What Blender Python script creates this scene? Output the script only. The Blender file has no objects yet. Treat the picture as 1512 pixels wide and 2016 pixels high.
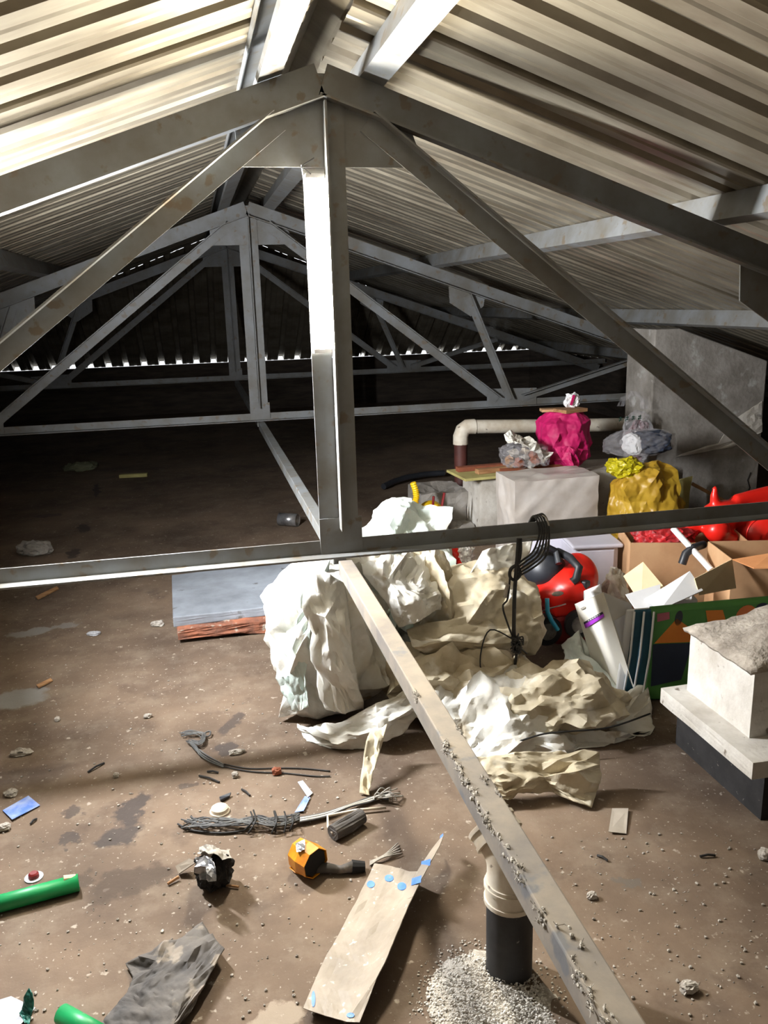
import bpy, bmesh, math, random
import numpy as np
from mathutils import Vector, Matrix, noise

# ------------------------------------------------------------------ camera, world, exposure
scene = bpy.context.scene
COL = scene.collection
FPX, YAW, PITCH, ROLL, EYE = 1648.65, .2138, -.2485, -.028, 1.46
def cam_axes():
    f = Vector((math.sin(YAW)*math.cos(PITCH), math.cos(YAW)*math.cos(PITCH), math.sin(PITCH)))
    r = Vector((math.cos(YAW), -math.sin(YAW), 0)); u = r.cross(f)
    c, s = math.cos(ROLL), math.sin(ROLL)
    return c*r + s*u, -s*r + c*u, f
CR, CU, CF = cam_axes()
cam_data = bpy.data.cameras.new('camera')
cam_data.sensor_fit = 'HORIZONTAL'; cam_data.sensor_width = 36; cam_data.lens = FPX/1512*36
cam_data.clip_start = .02; cam_data.clip_end = 100
cam = bpy.data.objects.new('camera', cam_data); COL.objects.link(cam)
M = Matrix((CR, CU, -CF)).transposed().to_4x4(); M.translation = (0, 0, EYE)
cam.matrix_world = M
scene.camera = cam

world = bpy.data.worlds.new('overcast_sky'); scene.world = world; world.use_nodes = True
world.node_tree.nodes['Background'].inputs[0].default_value = (.92, .96, 1, 1)
world.node_tree.nodes['Background'].inputs[1].default_value = 1.6
vs = scene.view_settings
vs.view_transform = 'Standard'; vs.look = 'None'; vs.gamma = 1; vs.use_curve_mapping = False
vs.exposure = 0.0
LAMP_STRENGTH = 850.0
SIDE_LAMP_STRENGTH = 2300.0
scene.cycles.use_denoising = True
scene.cycles.max_bounces = 10; scene.cycles.diffuse_bounces = 4

def ray(px, py): return CF + CR*((px-756)/FPX) - CU*((py-1008)/FPX)
def G(px, py, z=0.0):
    d = ray(px, py); t = (z-EYE)/d.z
    return Vector((0, 0, EYE)) + d*t
def AT(px, py, y):
    d = ray(px, py); t = y/d.y
    return Vector((0, 0, EYE)) + d*t

# survey of the attic (metres; camera stands at x=0, y=0)
XR, Y1, SP, ZC, ZA, SL = .4222, 2.6413, 3.4169, .6614, 2.1311, .3459
ANG = math.atan(SL)
ROOF = .1            # sheet above the top chord, measured vertically
RL = 4.50            # ridge to eave, horizontal
YN, YH, YF = -1.6, 9.75, 12.0   # near wall, end of ridge, far eave
ZE = ZA + ROOF - SL*RL

# ------------------------------------------------------------------ materials
MATS = {}
def srgb(c):
    return tuple(((v/255+.055)/1.055)**2.4 if v/255 > .04045 else v/255/12.92 for v in c)
def mat(name, c1, c2=None, rough=.7, metal=0.0, scale=6.0, detail=6, bump=0.0, bscale=None, spec=.5, c3=None, s3=40.0, t3=.62, alpha=None, trans=0.0, lo=.35, hi=.65, stretch=None, coat=0):
    if name in MATS: return MATS[name]
    m = bpy.data.materials.new(name); m.use_nodes = True
    nt = m.node_tree; N = nt.nodes; L = nt.links
    b = N['Principled BSDF']
    b.inputs['Roughness'].default_value = rough; b.inputs['Metallic'].default_value = metal
    b.inputs['Specular IOR Level'].default_value = spec
    if coat: b.inputs['Coat Weight'].default_value = coat
    c1 = srgb(c1); c2 = srgb(c2) if c2 else tuple(v*.75 for v in c1)
    tc = N.new('ShaderNodeTexCoord')
    src = tc.outputs['Object']
    if stretch:
        mp = N.new('ShaderNodeMapping'); mp.inputs['Scale'].default_value = stretch
        L.new(src, mp.inputs[0]); src = mp.outputs[0]
    n = N.new('ShaderNodeTexNoise'); n.inputs['Scale'].default_value = scale; n.inputs['Detail'].default_value = detail
    n.inputs['Roughness'].default_value = .62
    L.new(src, n.inputs['Vector'])
    r = N.new('ShaderNodeValToRGB'); r.color_ramp.elements[0].position = lo; r.color_ramp.elements[1].position = hi
    r.color_ramp.elements[0].color = (*c2, 1); r.color_ramp.elements[1].color = (*c1, 1)
    L.new(n.outputs['Fac'], r.inputs[0]); out = r.outputs[0]
    if c3:
        n3 = N.new('ShaderNodeTexNoise'); n3.inputs['Scale'].default_value = s3; n3.inputs['Detail'].default_value = 4
        L.new(src, n3.inputs['Vector'])
        r3 = N.new('ShaderNodeValToRGB'); r3.color_ramp.elements[0].position = t3; r3.color_ramp.elements[1].position = t3+.06
        L.new(n3.outputs['Fac'], r3.inputs[0])
        mx = N.new('ShaderNodeMix'); mx.data_type = 'RGBA'
        L.new(r3.outputs[0], mx.inputs[0]); L.new(out, mx.inputs[6]); mx.inputs[7].default_value = (*srgb(c3), 1)
        out = mx.outputs[2]
    L.new(out, b.inputs['Base Color'])
    if bump:
        nb = N.new('ShaderNodeTexNoise'); nb.inputs['Scale'].default_value = bscale or scale*4; nb.inputs['Detail'].default_value = 6
        L.new(src, nb.inputs['Vector'])
        bp = N.new('ShaderNodeBump'); bp.inputs['Strength'].default_value = bump; bp.inputs['Distance'].default_value = .01
        L.new(nb.outputs['Fac'], bp.inputs['Height']); L.new(bp.outputs[0], b.inputs['Normal'])
    if alpha is not None: b.inputs['Alpha'].default_value = alpha
    if trans: b.inputs['Transmission Weight'].default_value = trans
    MATS[name] = m
    return m

def emit_mat(name, col, strength):
    m = bpy.data.materials.new(name); m.use_nodes = True
    b = m.node_tree.nodes['Principled BSDF']
    b.inputs['Base Color'].default_value = (.9, .9, .9, 1)
    b.inputs['Emission Color'].default_value = (*col, 1); b.inputs['Emission Strength'].default_value = strength
    return m

M_STEEL = mat('painted_steel', (122, 125, 127), (102, 99, 92), rough=.48, scale=5, c3=(104, 94, 80), s3=18, t3=.60, bump=.05)
M_SHEET = mat('galvanised_sheet', (152, 144, 127), (114, 105, 90), rough=.32, metal=.42, scale=2.2, stretch=(1, 3, 1), bump=.04, bscale=9)
M_CONC = mat('grey_concrete', (150, 145, 138), (112, 106, 98), rough=.95, scale=5, c3=(160, 158, 152), s3=9, t3=.62, bump=.4, bscale=40)
M_CONCW = mat('limewashed_concrete', (206, 202, 194), (164, 156, 144), rough=.9, scale=5, c3=(120, 110, 98), s3=24, t3=.66, bump=.3, bscale=50)
M_MORTAR = mat('rough_mortar', (170, 160, 146), (120, 110, 98), rough=1, scale=14, bump=.9, bscale=70)
M_TAR = mat('black_tar', (44, 42, 42), (28, 27, 27), rough=.7, scale=20, c3=(120, 114, 106), s3=70, t3=.68)
M_SACK = mat('woven_sack', (226, 226, 220), (204, 198, 184), rough=.62, scale=7, c3=(178, 166, 144), s3=8, t3=.64, bump=.12, bscale=160)
M_SACKG = mat('greenish_sack', (206, 212, 206), (164, 178, 170), rough=.6, scale=6, c3=(206, 204, 196), s3=9, t3=.6, bump=.12, bscale=160)
M_SACKY = mat('shaded_sack', (204, 194, 170), (172, 158, 130), rough=.66, scale=6, c3=(206, 200, 186), s3=8, t3=.6, bump=.12, bscale=160)  # sack white browned: shade on the heap put into the colour
M_LINT = mat('grey_lint', (178, 172, 162), (146, 140, 130), rough=1, scale=40)
M_DUSTY = mat('dusty_tube_steel', (132, 122, 108), (104, 98, 92), rough=.85, scale=8, c3=(98, 97, 97), s3=14, t3=.62, bump=.15)
M_BLACKW = mat('black_wire', (40, 38, 36), (22, 21, 21), rough=.6, scale=30)
M_PVC = mat('dusty_white_pvc', (222, 214, 198), (192, 176, 152), rough=.55, scale=9, c3=(120, 106, 92), s3=26, t3=.66)
M_PVCR = mat('red_brown_pvc', (96, 52, 44), (66, 36, 32), rough=.6)
M_CARD = mat('cardboard', (196, 156, 116), (176, 134, 96), rough=.85, scale=5)
M_CREAM = mat('cream_card', (226, 210, 172), (210, 190, 150), rough=.8, scale=4)
M_WHITE = mat('white_card', (236, 236, 236), (220, 220, 222), rough=.6, scale=3)
M_RED = mat('glossy_red_plastic', (232, 40, 28), (214, 30, 22), rough=.32, scale=3)
M_DRED = mat('dark_red_plastic', (130, 18, 20), (104, 14, 16), rough=.4)
M_BLKP = mat('black_plastic', (46, 48, 54), (34, 36, 40), rough=.45)
M_YEL = mat('yellow_plastic', (236, 196, 20), (216, 170, 14), rough=.4)
M_YBAG = mat('yellow_bag', (196, 160, 52), (160, 122, 34), rough=.4, scale=6)
M_YBAG2 = mat('bright_yellow_bag', (206, 190, 30), (170, 160, 24), rough=.35, scale=8)
M_PINK = mat('magenta_cloth', (206, 26, 104), (172, 18, 84), rough=.6, scale=5)
M_PVCG = mat('green_pipe_plastic', (20, 150, 84), (16, 120, 66), rough=.45, c3=(120, 140, 110), s3=30, t3=.68)
M_WOOD = mat('rough_wood', (176, 134, 92), (132, 92, 58), rough=.8, scale=4, stretch=(1, 8, 8))
M_WOODY = mat('yellow_green_wood', (184, 176, 112), (150, 138, 84), rough=.8, scale=5)
M_REDW = mat('red_brown_wood', (150, 84, 52), (112, 58, 38), rough=.8, scale=4)
M_BLUEP = mat('blue_card', (84, 118, 196), (160, 172, 200), rough=.5, scale=20)
M_DARKP = mat('dusty_black_plastic', (96, 90, 84), (58, 55, 54), rough=.8, scale=8, c3=(130, 120, 108), s3=16, t3=.6, bump=.3)
M_FOIL = mat('silver_foil', (190, 190, 192), (120, 120, 122), rough=.3, metal=.8, scale=20)
M_SOOT = mat('sooty_black', (26, 24, 22), (14, 13, 12), rough=.9)
M_ORANGE = mat('orange_tin', (222, 150, 24), (190, 112, 16), rough=.4, scale=20)
M_CLEAR = mat('clear_plastic_film', (206, 204, 206), (176, 172, 176), rough=.22, scale=8, alpha=.22)
M_FROST = mat('frosted_plastic', (214, 212, 224), (196, 194, 208), rough=.4, scale=3)
M_WRAP = mat('white_plastic_wrap', (204, 198, 192), (180, 170, 160), rough=.4, scale=5)
M_NAVY = mat('navy_cloth', (52, 62, 82), (34, 42, 58), rough=.8)
M_SLAB = mat('blue_grey_slab', (146, 152, 160), (112, 116, 122), rough=.6, scale=4, c3=(92, 92, 92), s3=14, t3=.64, bump=.15)
M_BRICK = mat('worn_red_brick', (150, 92, 66), (100, 66, 52), rough=.95, scale=14, c3=(150, 136, 122), s3=20, t3=.6, bump=.6)
M_STONE = mat('pale_rubble', (188, 182, 172), (140, 132, 122), rough=.95, scale=30, bump=.5, bscale=90)
M_PAPER = mat('grey_paper_scrap', (182, 184, 190), (150, 150, 152), rough=.8, scale=12)
M_TEAL = mat('teal_tape', (24, 110, 96), (18, 84, 74), rough=.5)
M_CYAN = mat('cyan_plastic', (70, 190, 226), (40, 150, 196), rough=.4)

# ------------------------------------------------------------------ mesh helpers
class MB:
    def __init__(s): s.v = []; s.f = []
    def add(s, vs, fs):
        o = len(s.v); s.v += [tuple(v) for v in vs]; s.f += [tuple(i+o for i in f) for f in fs]; return s
    def box(s, c, size, rot=None):
        hx, hy, hz = size[0]/2, size[1]/2, size[2]/2; c = Vector(c)
        vs = [Vector((x, y, z)) for x in (-hx, hx) for y in (-hy, hy) for z in (-hz, hz)]
        if rot is not None: vs = [rot @ v for v in vs]
        return s.add([c+v for v in vs], [(0, 1, 3, 2), (4, 6, 7, 5), (0, 4, 5, 1), (2, 3, 7, 6), (0, 2, 6, 4), (1, 5, 7, 3)])
    def bar(s, p0, p1, w, h, up=(0, 0, 1)):
        p0, p1 = Vector(p0), Vector(p1); d = (p1-p0).normalized(); x = d.cross(Vector(up)).normalized(); z = x.cross(d)
        R = Matrix((x, d, z)).transposed()
        return s.box((p0+p1)/2, (w, (p1-p0).length, h), R)
    def prism(s, poly, d):
        n = len(poly); d = Vector(d); a = [Vector(p) for p in poly]
        return s.add(a+[p+d for p in a], [tuple(range(n-1, -1, -1)), tuple(range(n, 2*n))] + [(i, (i+1) % n, n+(i+1) % n, n+i) for i in range(n)])
    def tube(s, path, r, n=8, cap=True):
        path = [Vector(p) for p in path]; k = len(path); rr = r if isinstance(r, (list, tuple)) else [r]*k
        vs = []; prev = None
        for i, p in enumerate(path):
            d = (path[min(i+1, k-1)]-path[max(i-1, 0)]).normalized()
            if prev is None:
                a = Vector((0, 0, 1)) if abs(d.z) < .9 else Vector((1, 0, 0)); x = d.cross(a).normalized()
            else:
                x = (prev-d*prev.dot(d)); x = x.normalized() if x.length > 1e-6 else d.orthogonal().normalized()
            prev = x; y = d.cross(x)
            vs += [p+(x*math.cos(2*math.pi*j/n)+y*math.sin(2*math.pi*j/n))*rr[i] for j in range(n)]
        fs = [(i*n+j, i*n+(j+1) % n, (i+1)*n+(j+1) % n, (i+1)*n+j) for i in range(k-1) for j in range(n)]
        if cap: fs += [tuple(range(n-1, -1, -1)), tuple((k-1)*n+j for j in range(n))]
        return s.add(vs, fs)
    def ell(s, c, r, nu=16, nv=10, rot=None, jit=0, seed=0):
        c = Vector(c); vs = []; rnd = random.Random(seed)
        for i in range(nv+1):
            t = math.pi*i/nv
            for j in range(nu):
                p = 2*math.pi*j/nu; k = 1+rnd.uniform(-jit, jit)
                v = Vector((r[0]*math.sin(t)*math.cos(p)*k, r[1]*math.sin(t)*math.sin(p)*k, r[2]*math.cos(t)*k))
                vs.append(c+(rot @ v if rot is not None else v))
        return s.add(vs, [(i*nu+j, (i+1)*nu+j, (i+1)*nu+(j+1) % nu, i*nu+(j+1) % nu) for i in range(nv) for j in range(nu)])
    def grid(s, rows):
        n, m = len(rows), len(rows[0])
        return s.add([p for r in rows for p in r], [(i*m+j, i*m+j+1, (i+1)*m+j+1, (i+1)*m+j) for i in range(n-1) for j in range(m-1)])

def obj(name, mb, material, parent=None, origin=None, smooth=False, bevel=0, solid=0, sub=0, remesh=0):
    me = bpy.data.meshes.new(name)
    base = Vector(parent['_o']) if parent is not None and '_o' in parent else Vector((0, 0, 0))
    if parent is None and origin is not None: base = Vector(origin)
    me.from_pydata([tuple(Vector(v)-base) for v in mb.v], [], mb.f); me.update()
    bm = bmesh.new(); bm.from_mesh(me); bmesh.ops.remove_doubles(bm, verts=bm.verts, dist=1e-6)
    bmesh.ops.recalc_face_normals(bm, faces=bm.faces); bm.to_mesh(me); bm.free()
    if smooth:
        for p in me.polygons: p.use_smooth = True
        if smooth == 'auto':
            try: me.set_sharp_from_angle(angle=math.radians(38))
            except Exception: pass
    o = bpy.data.objects.new(name, me); COL.objects.link(o)
    mats = material if isinstance(material, (list, tuple)) else [material]
    for m_ in mats: me.materials.append(m_)
    if parent is not None: o.parent = parent; o['_o'] = list(base)
    else: o.location = base
    if remesh:
        md = o.modifiers.new('remesh', 'REMESH'); md.mode = 'VOXEL'; md.voxel_size = remesh; md.use_smooth_shade = True
        md = o.modifiers.new('smooth', 'SMOOTH'); md.iterations = 8; md.factor = .6
    if bevel: md = o.modifiers.new('bevel', 'BEVEL'); md.width = bevel; md.segments = 2; md.limit_method = 'ANGLE'
    if solid: md = o.modifiers.new('solidify', 'SOLIDIFY'); md.thickness = solid; md.offset = 0
    if sub: md = o.modifiers.new('subsurf', 'SUBSURF'); md.levels = sub; md.render_levels = sub
    return o
def tag(o, label=None, cat=None, group=None, kind=None):
    for k, v in (('label', label), ('category', cat), ('group', group), ('kind', kind)):
        if v: o[k] = v
    return o
def thing(name, label, cat, loc=(0, 0, 0), group=None, kind=None):
    o = bpy.data.objects.new(name, None); COL.objects.link(o); o.location = Vector(loc); o['_o'] = list(loc)
    o.empty_display_size = .1
    return tag(o, label, cat, group, kind)
def part(name, mb, m, parent, **k): return obj(name, mb, m, parent, **k)
def single(name, mb, m, label, cat, origin, group=None, **k):
    return tag(obj(name, mb, m, None, origin=origin, **k), label, cat, group)
def structure(name, mb, m, **k):
    return tag(obj(name, mb, m, None, **k), kind='structure')

# ------------------------------------------------------------------ floor
def floor_material():
    m = bpy.data.materials.new('stained_screed'); m.use_nodes = True
    nt = m.node_tree; N = nt.nodes; L = nt.links; b = N['Principled BSDF']
    b.inputs['Roughness'].default_value = .82; b.inputs['Specular IOR Level'].default_value = .35
    tc = N.new('ShaderNodeTexCoord'); P = tc.outputs['Object']
    def noi(scale, detail=6, rough=.6):
        n = N.new('ShaderNodeTexNoise'); n.inputs['Scale'].default_value = scale; n.inputs['Detail'].default_value = detail; n.inputs['Roughness'].default_value = rough
        L.new(P, n.inputs['Vector']); return n
    def ramp(sock, a, c, ca=(0, 0, 0), cb=(1, 1, 1)):
        r = N.new('ShaderNodeValToRGB'); r.color_ramp.elements[0].position = a; r.color_ramp.elements[1].position = c
        r.color_ramp.elements[0].color = (*ca, 1); r.color_ramp.elements[1].color = (*cb, 1); L.new(sock, r.inputs[0]); return r.outputs[0]
    def mix(fac, a, c):
        x = N.new('ShaderNodeMix'); x.data_type = 'RGBA'
        if isinstance(fac, float): x.inputs[0].default_value = fac
        else: L.new(fac, x.inputs[0])
        L.new(a, x.inputs[6])
        if isinstance(c, tuple): x.inputs[7].default_value = (*c, 1)
        else: L.new(c, x.inputs[7])
        return x.outputs[2]
    def mul(a, c):
        x = N.new('ShaderNodeMath'); x.operation = 'MULTIPLY'; L.new(a, x.inputs[0])
        if isinstance(c, float): x.inputs[1].default_value = c
        else: L.new(c, x.inputs[1])
        return x.outputs[0]
    col = ramp(noi(1.6, 8).outputs['Fac'], .34, .68, srgb((82, 68, 56)), srgb((124, 105, 87)))
    col = mix(mul(ramp(noi(7, 8, .7).outputs['Fac'], .48, .70), .45), col, srgb((138, 124, 108)))
    col = mix(mul(ramp(noi(4.3, 6).outputs['Fac'], .58, .68), .55), col, srgb((74, 60, 50)))
    # scattered plaster splashes
    col = mix(mul(ramp(noi(34, 3, .5).outputs['Fac'], .66, .72), .65), col, srgb((178, 168, 154)))
    col = mix(mul(ramp(noi(90, 2, .5).outputs['Fac'], .68, .72), .6), col, srgb((186, 178, 166)))
    wob = noi(14, 5).outputs['Color']
    def blob(x, y, rx, ry, ang, soft=.25):
        vm = N.new('ShaderNodeVectorMath'); vm.operation = 'MULTIPLY_ADD'; L.new(wob, vm.inputs[0]); vm.inputs[1].default_value = (.14, .14, 0); L.new(P, vm.inputs[2])
        mp = N.new('ShaderNodeMapping'); mp.vector_type = 'TEXTURE'
        mp.inputs['Location'].default_value = (x+.07, y+.07, 0); mp.inputs['Rotation'].default_value = (0, 0, ang); mp.inputs['Scale'].default_value = (rx, ry, 50)
        L.new(vm.outputs[0], mp.inputs[0])
        ln = N.new('ShaderNodeVectorMath'); ln.operation = 'LENGTH'; L.new(mp.outputs[0], ln.inputs[0])
        return ramp(ln.outputs['Value'], 1-soft, 1+soft, (1, 1, 1), (0, 0, 0))
    def at(px, py): p = G(px, py); return p.x, p.y
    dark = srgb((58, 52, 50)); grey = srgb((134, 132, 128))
    for px, py, rx, ry, a, c, k in (
        (262, 1590, .05, .10, -.3, dark, .85), (235, 1645, .075, .06, .2, dark, .85), (145, 1597, .035, .03, 0, dark, .7), (138, 1655, .03, .025, 0, dark, .7),
        (455, 1425, .035, .10, -.4, dark, .7), (440, 1475, .04, .05, 0, dark, .75), (255, 1740, .12, .07, .3, srgb((70, 58, 48)), .8), (155, 1735, .05, .04, 0, srgb((70, 58, 48)), .7),
        (365, 1545, .03, .02, 0, dark, .6), (1232, 1742, .045, .02, -.5, srgb((96, 90, 82)), .7),
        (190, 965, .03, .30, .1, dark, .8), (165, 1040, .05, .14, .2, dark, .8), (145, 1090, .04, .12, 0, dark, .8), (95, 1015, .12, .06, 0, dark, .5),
        (35, 1375, .12, .10, .2, grey, .85), (60, 1245, .12, .05, .1, grey, .8), (130, 1232, .07, .05, 0, grey, .6), (360, 1205, .05, .04, 0, grey, .5),
        (545, 2000, .06, .04, 0, srgb((170, 156, 138)), .6)):
        x, y = at(px, py)
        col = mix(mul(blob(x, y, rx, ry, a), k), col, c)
    L.new(col, b.inputs['Base Color'])
    bp = N.new('ShaderNodeBump'); bp.inputs['Strength'].default_value = .35; bp.inputs['Distance'].default_value = .012
    L.new(noi(22, 8, .7).outputs['Fac'], bp.inputs['Height']); L.new(bp.outputs[0], b.inputs['Normal'])
    return m
structure('floor', MB().box((.42, 5.2, -.06), (9.4, 14.2, .12)), floor_material())

# ------------------------------------------------------------------ roof
ceiling = thing('ceiling', None, None, (XR, 4, 0), kind='structure')
RIBH, PITCHR = .021, .2
def profile(y0, y1, y_ref, pitch=PITCHR, h=RIBH, base=.062, top=.036):
    """breakpoints (position, rise) of a trapezoid sheet between y0 and y1"""
    pts = []
    k0 = math.floor((y0-y_ref)/pitch)-1
    for k in range(k0, k0+int((y1-y0)/pitch)+4):
        c = y_ref+k*pitch
        pts += [(c-base/2, 0), (c-top/2, h), (c+top/2, h), (c+base/2, 0),
                (c+pitch/2-.022, 0), (c+pitch/2-.012, .004), (c+pitch/2+.012, .004), (c+pitch/2+.022, 0)]
    pts = [p for p in pts if y0 < p[0] < y1]
    return [(y0, 0)]+pts+[(y1, 0)]
def slope_point(side, r, y, up):
    return Vector((XR+side*(r+up*math.sin(ANG)), y, ZA+ROOF-SL*r+up*math.cos(ANG)))
RGAP = .055
for side in (-1, 1):
    y = YN; i = 0
    yref = 2.0 if side < 0 else 2.19
    while y < YF-.01:
        y1 = min(y+.8, YF)
        pts = profile(y, min(y1+.03, YF), yref)
        rows = []
        for (yy, up) in pts:
            r0 = RGAP if yy <= YH else max(RGAP, (yy-YH)/(YF-YH)*RL)
            dz = .0 if i % 2 else .003
            edge = .004 if yy > y1 else 0
            rows.append((r0, yy, up+dz+edge))
        for a, b_ in [(None, RL)]:
            part('roof_sheet', MB().grid([[slope_point(side, (r0 if a is None else a)+(b_-(r0 if a is None else a))*k/6, yy, up) for k in range(7)] for r0, yy, up in rows]), M_SHEET, ceiling)
        y = y1; i += 1
# hipped far end
x = XR-RL; i = 0
while x < XR+RL-.01:
    x1 = min(x+.8, XR+RL)
    rows = []
    for (xx, up) in profile(x, x1, XR+.06, .232, .05, .085, .05):
        r = abs(xx-XR); y0 = YH+(YF-YH)*r/RL
        z0 = ZA+ROOF-SL*r
        n = 3
        rows.append([Vector((xx, y0+(YF+.0-y0)*k/n, z0+(ZE-z0)*k/n+up)) for k in range(n+1)])
    part('hip_sheet', MB().grid(rows), M_SHEET, ceiling)
    x = x1; i += 1
# ridge capping that rides on the ribs
m_ = MB()
rows = []
for yy in np.linspace(YN, YH+.1, 12):
    rows.append([slope_point(-1, .17, yy, RIBH+.006), slope_point(-1, .05, yy, RIBH+.006), Vector((XR, yy, ZA+ROOF+.055)), slope_point(1, .05, yy, RIBH+.006), slope_point(1, .17, yy, RIBH+.006)])
m_.grid(rows); part('ridge_cap', m_, M_SHEET, ceiling)

for side in (-1, 1):
    a = Vector((XR, YH, ZA+ROOF+.05)); b_ = Vector((XR+side*(RL-.02), YF-.02, ZE+.075))
    part('hip_cap', MB().bar(a, b_, .34, .004), M_SHEET, ceiling)
M_WALL = mat('darkened_render', (84, 74, 64), (60, 52, 46), rough=.95, scale=3, stretch=(1, 1, 6))  # render colour darkened to deepen the gloom at the far end
def wall(name, c, s): return structure(name, MB().box(c, s), M_WALL)
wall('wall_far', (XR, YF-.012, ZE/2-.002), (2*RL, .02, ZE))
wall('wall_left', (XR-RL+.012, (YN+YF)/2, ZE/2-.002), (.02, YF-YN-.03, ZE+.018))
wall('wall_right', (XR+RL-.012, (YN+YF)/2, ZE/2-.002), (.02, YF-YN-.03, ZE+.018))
mw = MB().prism([(XR-RL, YN-.1, 0), (XR+RL, YN-.1, 0), (XR+RL, YN-.1, ZE+.06), (XR, YN-.1, ZA+ROOF+.2), (XR-RL, YN-.1, ZE+.06)], (0, .1, 0))
structure('wall_near', mw, M_CONC)

# ------------------------------------------------------------------ purlins
def cprofile(x0, z0, side, h=.09, w=.05, t=.004):
    """C section standing square to the slope; web faces the ridge"""
    c, s = math.cos(ANG), math.sin(ANG)
    def pt(a, b): return (x0+side*(a*c+b*s), 0, z0-a*s+b*c)
    pr = [(0, 0), (w, 0), (w, .015), (w-t, .015), (w-t, t), (t, t), (t, h-t), (w-t, h-t), (w-t, h-.015), (w, h-.015), (w, h), (0, h)]
    return [pt(a, b) for a, b in pr]
PUR = {}
for side, r, label in ((-1, .115, 'steel ridge purlin on the bright side of the roof peak'), (1, .115, 'steel ridge purlin on the dim side of the roof peak'),
                (-1, 1.32, 'purlin under the brightly lit roof slope next to the ridge pair'), (1, 1.30, 'galvanised purlin glowing under the sheets, first one down from the ridge pair'),
                (-1, 2.52, 'lower purlin under the brightly lit roof slope'), (1, 2.52, 'lower grey purlin passing over the concrete pillar'),
                (-1, 3.8, 'lowest purlin beside the eave of the bright slope'), (1, 3.8, 'lowest purlin beside the eave behind the pillar')):
    x0 = XR+side*r; z0 = ZA-SL*r+.004
    yend = YH if r < 1 else YH+(YF-YH)*r/RL-.12
    poly = [(p[0], YN+.02, p[2]) for p in cprofile(x0, z0, side, w=.075 if r < 1 else .05)]
    m_ = MB()
    m_.prism(poly, (0, yend-YN-.02, 0))
    PUR[(side, r)] = single('purlin', m_, M_STEEL, label, 'beam', (x0, YN, z0), 'purlins along the roof')
# stencilled dots on the lit purlin
for k in range(4):
    c, s = math.cos(ANG), math.sin(ANG)
    a = XR+1.30; z = ZA-SL*1.30+.004
    o = MB().box((a-.001+.045*s, 2.45+k*.018, z+.045*c), (.002, .008+.004*(k % 2), .012), Matrix.Rotation(ANG, 3, 'Y'))
    obj('stencil_mark', o, M_BLACKW, PUR[(1, 1.30)])

# ------------------------------------------------------------------ trusses
def angle_bar(p0, p1, w, y, t=.006, fl=.05, fside=-1, fdir=-1):
    """L section between two (x,z) points of a truss plane; leg flat in the plane at y..y+t, flange at the edge fside*w/2 running fdir in y"""
    a, b = Vector((p0[0], 0, p0[1])), Vector((p1[0], 0, p1[1])); d = (b-a).normalized()
    n = Vector((-d.z, 0, d.x))
    if n.z < 0: n = -n
    e = fside*w/2; i = e-fside*t
    yf = y if fdir < 0 else y+t
    pr = [(-e, y), (-e, y+t), (i, y+t), (i, y+t+fl), (e, y+t+fl), (e, y)] if fdir > 0 else [(-e, y+t), (-e, y), (i, y), (i, y-fl), (e, y-fl), (e, y+t)]
    return MB().prism([a+n*q+Vector((0, yy, 0)) for q, yy in pr], b-a)
def plate(pts, y, t=.006): return MB().prism([(x, y, z) for x, z in pts], (0, t, 0))
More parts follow.
